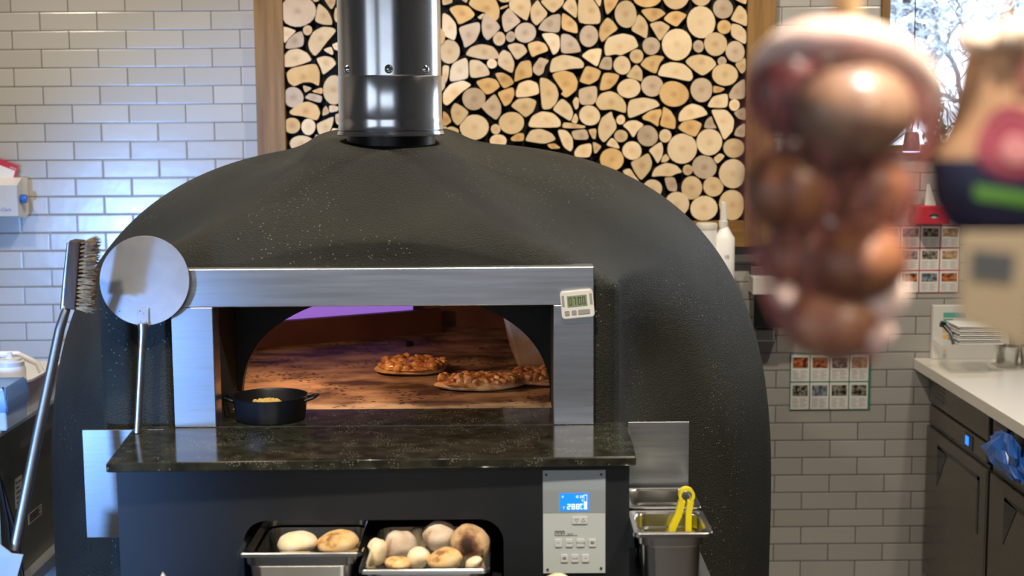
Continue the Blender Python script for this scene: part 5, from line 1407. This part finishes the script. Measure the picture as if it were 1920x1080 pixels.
# things on the right worktop
YF_ = YW - .03
fa, fbm = PY(1750, 573, YF_), PZ(1790, 681, .90)
pf = thing('framed_notice', (fa.x + .1, YF_, .90), 'white framed notice with teal and orange blocks leaning on the wall', 'notice')
fh = fa.z
fx0, fx1 = fa.x, fa.x + .28
obj('frame', MB().box((fx0, YF_, .901), (fx1, YW - .004, fh)), 'paper', pf, bevel=.002)
MT['teal'] = mat('teal_print', (0.10, 0.42, 0.34), .6); MT['orange'] = mat('orange_print', (0.80, 0.45, 0.12), .6); MT['bluep'] = mat('blue_block_print', (0.10, 0.35, 0.50), .6)
def nb(px0_, py0_, px1_, py1_, m_, nm): obj(nm, MB().box((PY(px0_, py0_, YF_).x, YF_ - .001, PY(px0_, py1_, YF_).z), (PY(px1_, py0_, YF_).x, YF_ + .001, PY(px0_, py0_, YF_).z)), m_, pf)
nb(1769, 586, 1812, 595, 'teal', 'teal_block'); nb(1769, 598, 1787, 606, 'teal', 'teal_block'); nb(1792, 606, 1812, 612, 'orange', 'orange_block')
nb(1768, 617, 1782, 624, 'orange', 'orange_block'); nb(1768, 628, 1780, 635, 'orange', 'orange_block'); nb(1768, 656, 1774, 662, 'orange', 'orange_block'); nb(1768, 663, 1774, 671, 'bluep', 'blue_block')
# clear scoop bin with white stack
cbx0 = PZ(1812, 697, .90)
cn = thing('clear_bin', (cbx0.x, cbx0.y, .90), 'clear plastic bin with black-tipped handle at the worktop back', 'bin')
MT['clear'] = mat('clear_acrylic', (0.75, 0.75, 0.72), .1, alpha=.18)
zz = .90; cxx, cyy = cbx0.x + .0, cbx0.y + .03
m = MB(); m.loft([rr(cxx, cyy, .14, .12, .015, .901), rr(cxx, cyy, .20, .16, .015, 1.0), rr(cxx, cyy, .19, .15, .015, 1.0), rr(cxx, cyy, .13, .11, .012, .906)])
obj('bin_body', m, 'clear', cn, smooth=True)
h0 = PY(1768, 607, cyy); h2_ = PY(1790, 645, cyy - .02)
obj('scoop_handle', MB().tube([h0, h0.lerp(h2_, .5) + Vector((.01, 0, .0)), h2_], [.010, .008, .010], n=12), 'panst', cn, smooth=True)
obj('handle_tip', MB().tube([h0 - Vector((.008, 0, 0)), h0 + Vector((.006, 0, -.004))], [.011, .011], n=12), 'fridgeb', cn, smooth=True)
nst = MB(); n0 = PY(1825, 650, cyy - .03)
for k in range(9):
    nst.box((n0.x - .065 + .004 * math.sin(k * 2.1), cyy - .075 + .003 * (k % 2), 1.001 + .0075 * k), (n0.x + .085 + .004 * math.cos(k * 3.1), cyy + .06, 1.006 + .0075 * k))
tag(obj('napkin_stack', nst, 'paper', bevel=.0015), 'stack of white paper napkins lying across the clear bin', 'napkins', kind='stuff')
for k, (px, label) in enumerate(((1893, 'small round steel pot on the worktop beside the napkin stack'), (1940, 'small round steel pot cut off by the picture\'s right edge'))):
    p = PZ(px, 690 + k * 2, .90)
    p.y += .03
    t = thing('steel_pot', (p.x, p.y, .90), label, 'pot', 'small steel pots on the right worktop')
    H = PY(px, 648, p.y).z - .90; r_ = .041
    obj('pot_body', MB().lathe([(0, 0), (r_ * .84, 0), (r_ * .88, .004), (r_, H - .004), (r_ * 1.1, H - .003), (r_ * 1.1, H), (r_ * .95, H), (r_ * .84, .006), (0, .005)], (p.x, p.y, .901), n=40, cap=False), 'panst', t, smooth=True)

# ------------------------------------------------------------------ hanging red onions, close to the camera
def onion_mat(name, a, b, off):
    m, nt, bs = newmat(name); L = nt.links.new
    tc = N(nt, 'ShaderNodeTexCoord')
    mp = N(nt, 'ShaderNodeMapping'); mp.inputs['Scale'].default_value = (1, 1, .12); mp.inputs['Location'].default_value = off; L(tc.outputs['Object'], mp.inputs['Vector'])
    n1 = N(nt, 'ShaderNodeTexNoise'); n1.inputs['Scale'].default_value = 90; L(mp.outputs[0], n1.inputs['Vector'])
    n2 = N(nt, 'ShaderNodeTexNoise'); n2.inputs['Scale'].default_value = 22; L(tc.outputs['Object'], n2.inputs['Vector'])
    mx = N(nt, 'ShaderNodeMath', operation='ADD'); L(n1.outputs['Fac'], mx.inputs[0]); L(n2.outputs['Fac'], mx.inputs[1])
    hf = N(nt, 'ShaderNodeMath', operation='MULTIPLY'); hf.inputs[1].default_value = .5; L(mx.outputs[0], hf.inputs[0])
    cr = N(nt, 'ShaderNodeValToRGB'); cr.color_ramp.elements[0].position = .4; cr.color_ramp.elements[1].position = .62
    cr.color_ramp.elements[0].color = (*a, 1); cr.color_ramp.elements[1].color = (*b, 1); L(hf.outputs[0], cr.inputs[0]); L(cr.outputs[0], bs.inputs['Base Color'])
    bs.inputs['Roughness'].default_value = .42; bs.inputs['Coat Weight'].default_value = .22; bs.inputs['Coat Roughness'].default_value = .2
    return m


MT['onion_r'] = onion_mat('dark_red_onion_skin', (0.07, 0.010, 0.012), (0.18, 0.035, 0.03), (0, 0, 0))
MT['onion_b'] = onion_mat('brown_red_onion_skin', (0.13, 0.04, 0.024), (0.32, 0.13, 0.06), (3, 0, 0))
MT['onion_p'] = onion_mat('pale_brown_onion_skin', (0.20, 0.10, 0.065), (0.36, 0.21, 0.13), (7, 0, 0))
MT['onion_t'] = onion_mat('pink_onion_skin', (0.28, 0.09, 0.06), (0.50, 0.24, 0.13), (9, 0, 0))
YO = 1.0
def onion(px, py, rx, ry, dY, m, label, tilt=0.0, roll_=0.0):
    Y = YO + dY; c = PY(px, py, Y); k = (c - Vector((0, 0, CAMZ))).dot(fw) / FPX
    r_, h = rx * k, ry * k
    t = thing('onion', (c.x, c.y, c.z), label, 'onion', 'red onions in the hanging net')
    prof = []
    for i in range(19):
        a = -math.pi / 2 + math.pi * i / 18
        q = math.cos(a) ** .92 if math.cos(a) > 1e-6 else 0
        prof.append((max(.0008, q * r_), math.sin(a) * h * (1.0 if a < .7 else 1.0)))
    M3 = Matrix.Rotation(roll_, 4, 'Y') @ Matrix.Rotation(tilt, 4, 'X')
    b = MB().lathe(prof, n=36)
    b.v = [tuple(Vector(c) + M3 @ Vector(v)) for v in b.v]
    obj('bulb', b, m, t, smooth=True)
    nk = MB().lathe([(r_ * .22, h * .93), (r_ * .13, h * 1.02), (r_ * .09, h * 1.12), (r_ * .12, h * 1.2)], n=14)
    nk.v = [tuple(Vector(c) + M3 @ Vector(v)) for v in nk.v]
    obj('neck', nk, 'onion_t', t, smooth=True)
    rt_ = MB(); rn = random.Random(int(px))
    for i in range(16):
        a = rn.uniform(0, 6.28); q = r_ * .1
        e = Vector((math.cos(a) * q * 2.2, math.sin(a) * q * 2.2, -h * 1.08)); s_ = Vector((math.cos(a) * q, math.sin(a) * q, -h * .97))
        rt_.tube([c + M3 @ s_, c + M3 @ e], [.0007, .0004], n=4)
    obj('roots', rt_, 'bristle', t)


onion(1602, 205, 112, 92, -.045, 'onion_p', 'biggest pale onion at the front top of the hanging net', .3, .2)
onion(1484, 172, 84, 92, .02, 'onion_r', 'dark red onion behind and left at the top of the net', -.1, -.3)
onion(1672, 175, 74, 86, .045, 'onion_r', 'dark red onion behind and right at the top of the net', -.1, .3)
onion(1484, 355, 86, 84, -.02, 'onion_b', 'brown-red onion on the left of the net\'s middle row', .1, -.2)
onion(1628, 362, 82, 84, .0, 'onion_b', 'brown-red onion on the right of the net\'s middle row', .1, .2)
onion(1560, 300, 70, 70, .06, 'onion_r', 'dark onion at the back between the net\'s middle pair', .0, .0)
onion(1508, 478, 80, 72, .015, 'onion_b', 'brown-red onion on the left of the net\'s third row', .2, -.3)
onion(1612, 488, 86, 76, -.03, 'onion_b', 'brownish onion on the right of the net\'s third row', .2, .15)
onion(1560, 596, 100, 74, -.01, 'onion_t', 'pink-tan onion at the very bottom of the hanging net', .1, -.05)

# red net / film sleeve with cream highlight band and glints, knot and raffia rope
MT['film'] = film_mat('thin_pink_plastic_net_film', (0.75, 0.35, 0.28), 0.09, .25)
MT['highlight_cream'] = mat('cream_net_highlight', (0.88, 0.74, 0.62), .35, col2=(0.80, 0.50, 0.44), nscale=20, sss=.2)  # cream that paints highlights onto the net
MT['thread'] = mat('pink_net_thread', (0.55, 0.16, 0.15), .35)
MT['raffia'] = mat('raffia_rope', (0.36, 0.22, 0.09), .6, col2=(0.70, 0.52, 0.28), nscale=70, stretch=(1, 1, .3))
sil = [(62, 1590, 18), (66, 1585, 60), (80, 1578, 112), (105, 1575, 150), (150, 1574, 171), (210, 1574, 175), (270, 1572, 172), (330, 1560, 166), (400, 1556, 158), (470, 1556, 147), (540, 1558, 128), (600, 1562, 112), (645, 1572, 88), (672, 1588, 52), (692, 1604, 16)]
nt_ = thing('onion_net', tuple(PY(1575, 380, YO)), 'blurred pink plastic net sleeve of red onions hanging on raffia rope', 'net')
rows = []; NN = 48
for (y, cx_, hw) in sil:
    c = PY(cx_, y, YO); k = (c - Vector((0, 0, CAMZ))).dot(fw) / FPX
    rows.append([(c.x + hw * k * (1 + .03 * math.sin(7 * a + y * .02) + .02 * math.sin(11 * a)) * math.cos(a), c.y + hw * k * .80 * (1 + .04 * math.sin(5 * a + y * .03)) * math.sin(a), c.z) for a in [2 * math.pi * i / NN for i in range(NN)]])
obj('sleeve', MB().loft(rows, True, True), 'film', nt_, smooth=True)
th = MB()
def srf(u, v):
    j = min(len(rows) - 2, max(0, int(v))); f = v - j; i = int(u) % NN; i2 = (i + 1) % NN; g = u - int(u)
    a = Vector(rows[j][i]).lerp(Vector(rows[j][i2]), g); b = Vector(rows[j + 1][i]).lerp(Vector(rows[j + 1][i2]), g); return a.lerp(b, f)
for s_ in (-1, 1):
    for k in range(20):
        th.tube([srf((k * 2.4 + s_ * v * 1.1) % NN, v) for v in [q * .5 for q in range(0, 28)]], .00055, n=4, cap=False)
obj('mesh_threads', th, 'thread', nt_)
rim_path = [PY(x, y, YO + d) for x, y, d in ((1412, 150, .02), (1428, 112, 0), (1470, 84, -.03), (1530, 70, -.05), (1592, 70, -.055), (1650, 84, -.05), (1702, 116, -.03), (1738, 160, -.01), (1750, 205, .0), (1744, 260, .01), (1735, 300, .02))]
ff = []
for a, b in zip(rim_path, rim_path[1:]):
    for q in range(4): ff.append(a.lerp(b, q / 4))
ff.append(rim_path[-1])
obj('rim_highlight', MB().tube(ff, [.003 + .0095 * min(1, 4 * min(i, len(ff) - 1 - i) / len(ff)) for i in range(len(ff))], n=12), 'highlight_cream', nt_, smooth=True)  # bright lit rim of the sleeve, shaped as a cream tube
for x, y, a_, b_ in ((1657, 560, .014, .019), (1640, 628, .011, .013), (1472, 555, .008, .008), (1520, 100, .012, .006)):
    obj('film_glint', lump(MB(), PY(x, y, YO - .03 if x > 1500 else YO - .05), a_, .010, b_, int(x), amp=.15, rot=.5, n=14, m=10), 'highlight_cream', nt_, smooth=True)  # backlit film highlights set in as cream lumps
k0 = PY(1590, 66, YO)
kt = MB(); kt.tube([k0 + Vector((0, 0, -.004)), k0 + Vector((0, 0, .010))], [.012, .009], n=16)
obj('knot', kt, 'raffia', nt_, smooth=True)
rp_ = MB()
top_ = PY(1600, -60, YO)
for s_ in range(3):
    pts = []
    for q in range(60):
        f = q / 59; p = k0.lerp(Vector((top_.x, YO, 2.62)), f); a = f * 34 + s_ * 2.1; p += Vector((math.cos(a) * .0055, math.sin(a) * .0055, 0)); pts.append(p)
    rp_.tube(pts, .0055, n=8)
obj('rope', rp_, 'raffia', nt_, smooth=True)

# kraft paper wrapped parcel at the far right
MT['kraft'] = mat('kraft_paper', (0.34, 0.18, 0.09), .6, col2=(0.41, 0.24, 0.13), nscale=14, bump=.3, bscale=30, bdist=.003)
MT['navy'] = mat('navy_paper_band', (0.012, 0.012, 0.04), .5); MT['lime'] = mat('green_stripe_print', (0.10, 0.26, 0.035), .5)
MT['crimson'] = mat('crimson_stamp_print', (0.22, 0.02, 0.045), .5); MT['pinkp'] = mat('pale_pink_print', (0.36, 0.13, 0.13), .5); MT['tagp'] = mat('buff_card', (0.34, 0.26, 0.16), .6)
MT['brownp'] = mat('brown_window_print', (0.17, 0.06, 0.04), .5); MT['slatep'] = mat('dark_slate_print', (0.07, 0.07, 0.07), .6); MT['twine'] = mat('pale_twine', (0.75, 0.60, 0.45), .5)
YK = .98
ksil = [(70, 1880, 40), (95, 1885, 78), (160, 1890, 95), (230, 1895, 118), (290, 1898, 148), (310, 1899, 153), (370, 1900, 150), (420, 1905, 128), (445, 1910, 100), (470, 1910, 84)]
pk = thing('paper_parcel', tuple(PY(1895, 280, YK)), 'blurred kraft paper parcel with red stamp and navy band hanging far right', 'parcel')
def kp(y, a, off=0.0):
    for j in range(len(ksil) - 1):
        if ksil[j][0] <= y <= ksil[j + 1][0]: break
    f = (y - ksil[j][0]) / (ksil[j + 1][0] - ksil[j][0]); f = min(1, max(0, f))
    cx_ = ksil[j][1] * (1 - f) + ksil[j + 1][1] * f; hw = ksil[j][2] * (1 - f) + ksil[j + 1][2] * f
    c = PY(cx_, y, YK); k = (c - Vector((0, 0, CAMZ))).dot(fw) / FPX
    r1 = hw * k + off; r2 = hw * k * .42 + off
    return Vector((c.x + r1 * math.sin(a), c.y - r2 * math.cos(a), c.z))
def kring(y, off=0.0, n=48): return [tuple(kp(y, 2 * math.pi * i / n, off)) for i in range(n)]
obj('wrapping', MB().loft([kring(y) for y in (70, 80, 95, 125, 160, 200, 230, 260, 290, 310)]), 'kraft', pk, smooth=True)
obj('navy_band', MB().loft([kring(y, .001) for y in (296, 310, 340, 370, 400, 420, 438)]), 'navy', pk, smooth=True)
def patch(name, fn, m_, us, vs_2, off):
    mb_ = MB(); P = []
    for v in vs_2:
        for u in us:
            y, a = fn(u, v); P.append(tuple(kp(y, a, off)))
    nU = len(us); fs2 = [(j * nU + i, j * nU + i + 1, (j + 1) * nU + i + 1, (j + 1) * nU + i) for j in range(len(vs_2) - 1) for i in range(nU - 1)]
    mb_.add(P, fs2); o = obj(name, mb_, m_, pk, smooth=True); return o
lin = lambda a, b, n: [a + (b - a) * i / (n - 1) for i in range(n)]
patch('green_stripe', lambda u, v: (345 + v * 26 + (u + .5) * 26, u), 'lime', lin(-.62, .75, 16), lin(0, 1, 4), .002)
patch('round_stamp', lambda u, v: (265 + 68 * v * math.sin(u), -.12 + .50 * v * math.cos(u)), 'crimson', lin(0, 2 * math.pi, 40), lin(0, 1, 8), .0012)
patch('stamp_ring', lambda u, v: (265 + 58 * (.86 + .06 * v) * math.sin(u), -.12 + .43 * (.86 + .06 * v) * math.cos(u)), 'pinkp', lin(0, 2 * math.pi, 40), lin(0, 1, 2), .0022)
patch('stamp_centre', lambda u, v: (278 + 28 * v * math.sin(u), -.10 + .20 * v * math.cos(u)), 'pinkp', lin(0, 2 * math.pi, 30), lin(0, 1, 4), .0022)
patch('brown_window', lambda u, v: (100 + v * 80, u), 'brownp', lin(.0, .9, 10), lin(0, 1, 8), .0012)
for i, (x, y) in enumerate(((1830, 62), (1898, 52))):
    obj('tied_gather', lump(MB(), PY(x, y + 14, YK - .01), .013, .012, .010, i, amp=.12), 'twine', pk, smooth=True)
obj('hanging_cord', MB().tube([PY(1885, 70, YK), (PY(1885, 70, YK).x, YK, 2.62)], .003, n=8), 'raffia', pk)
tg0 = [PY(1800, 436, YK - .03), PY(1935, 436, YK - .03), PY(1925, 655, YK - .03), PY(1798, 596, YK - .03)]
tgo = obj('swing_tag', MB().prism([(p.x, p.z) for p in tg0], YK - .031, YK - .028), 'tagp', pk, bevel=.0006)
q = [PY(1822, 468, YK - .031), PY(1903, 476, YK - .031), PY(1898, 528, YK - .031), PY(1820, 520, YK - .031)]
obj('dark_print', MB().prism([(p.x, p.z) for p in q], YK - .0317, YK - .0308), 'slatep', tgo)
# rail above the frame that both hang from
rl = MB().tube([(-.1, YO, 2.63), (1.2, YO, 2.63)], .012, n=12)
for x in (0, 1.1): rl.tube([(x, YO, 2.63), (x, YO, ZC)], .006, n=8)
tag(obj('hanging_rail', rl, 'steel', smooth=True), 'steel rail above the picture that net and parcel hang from', 'rail')
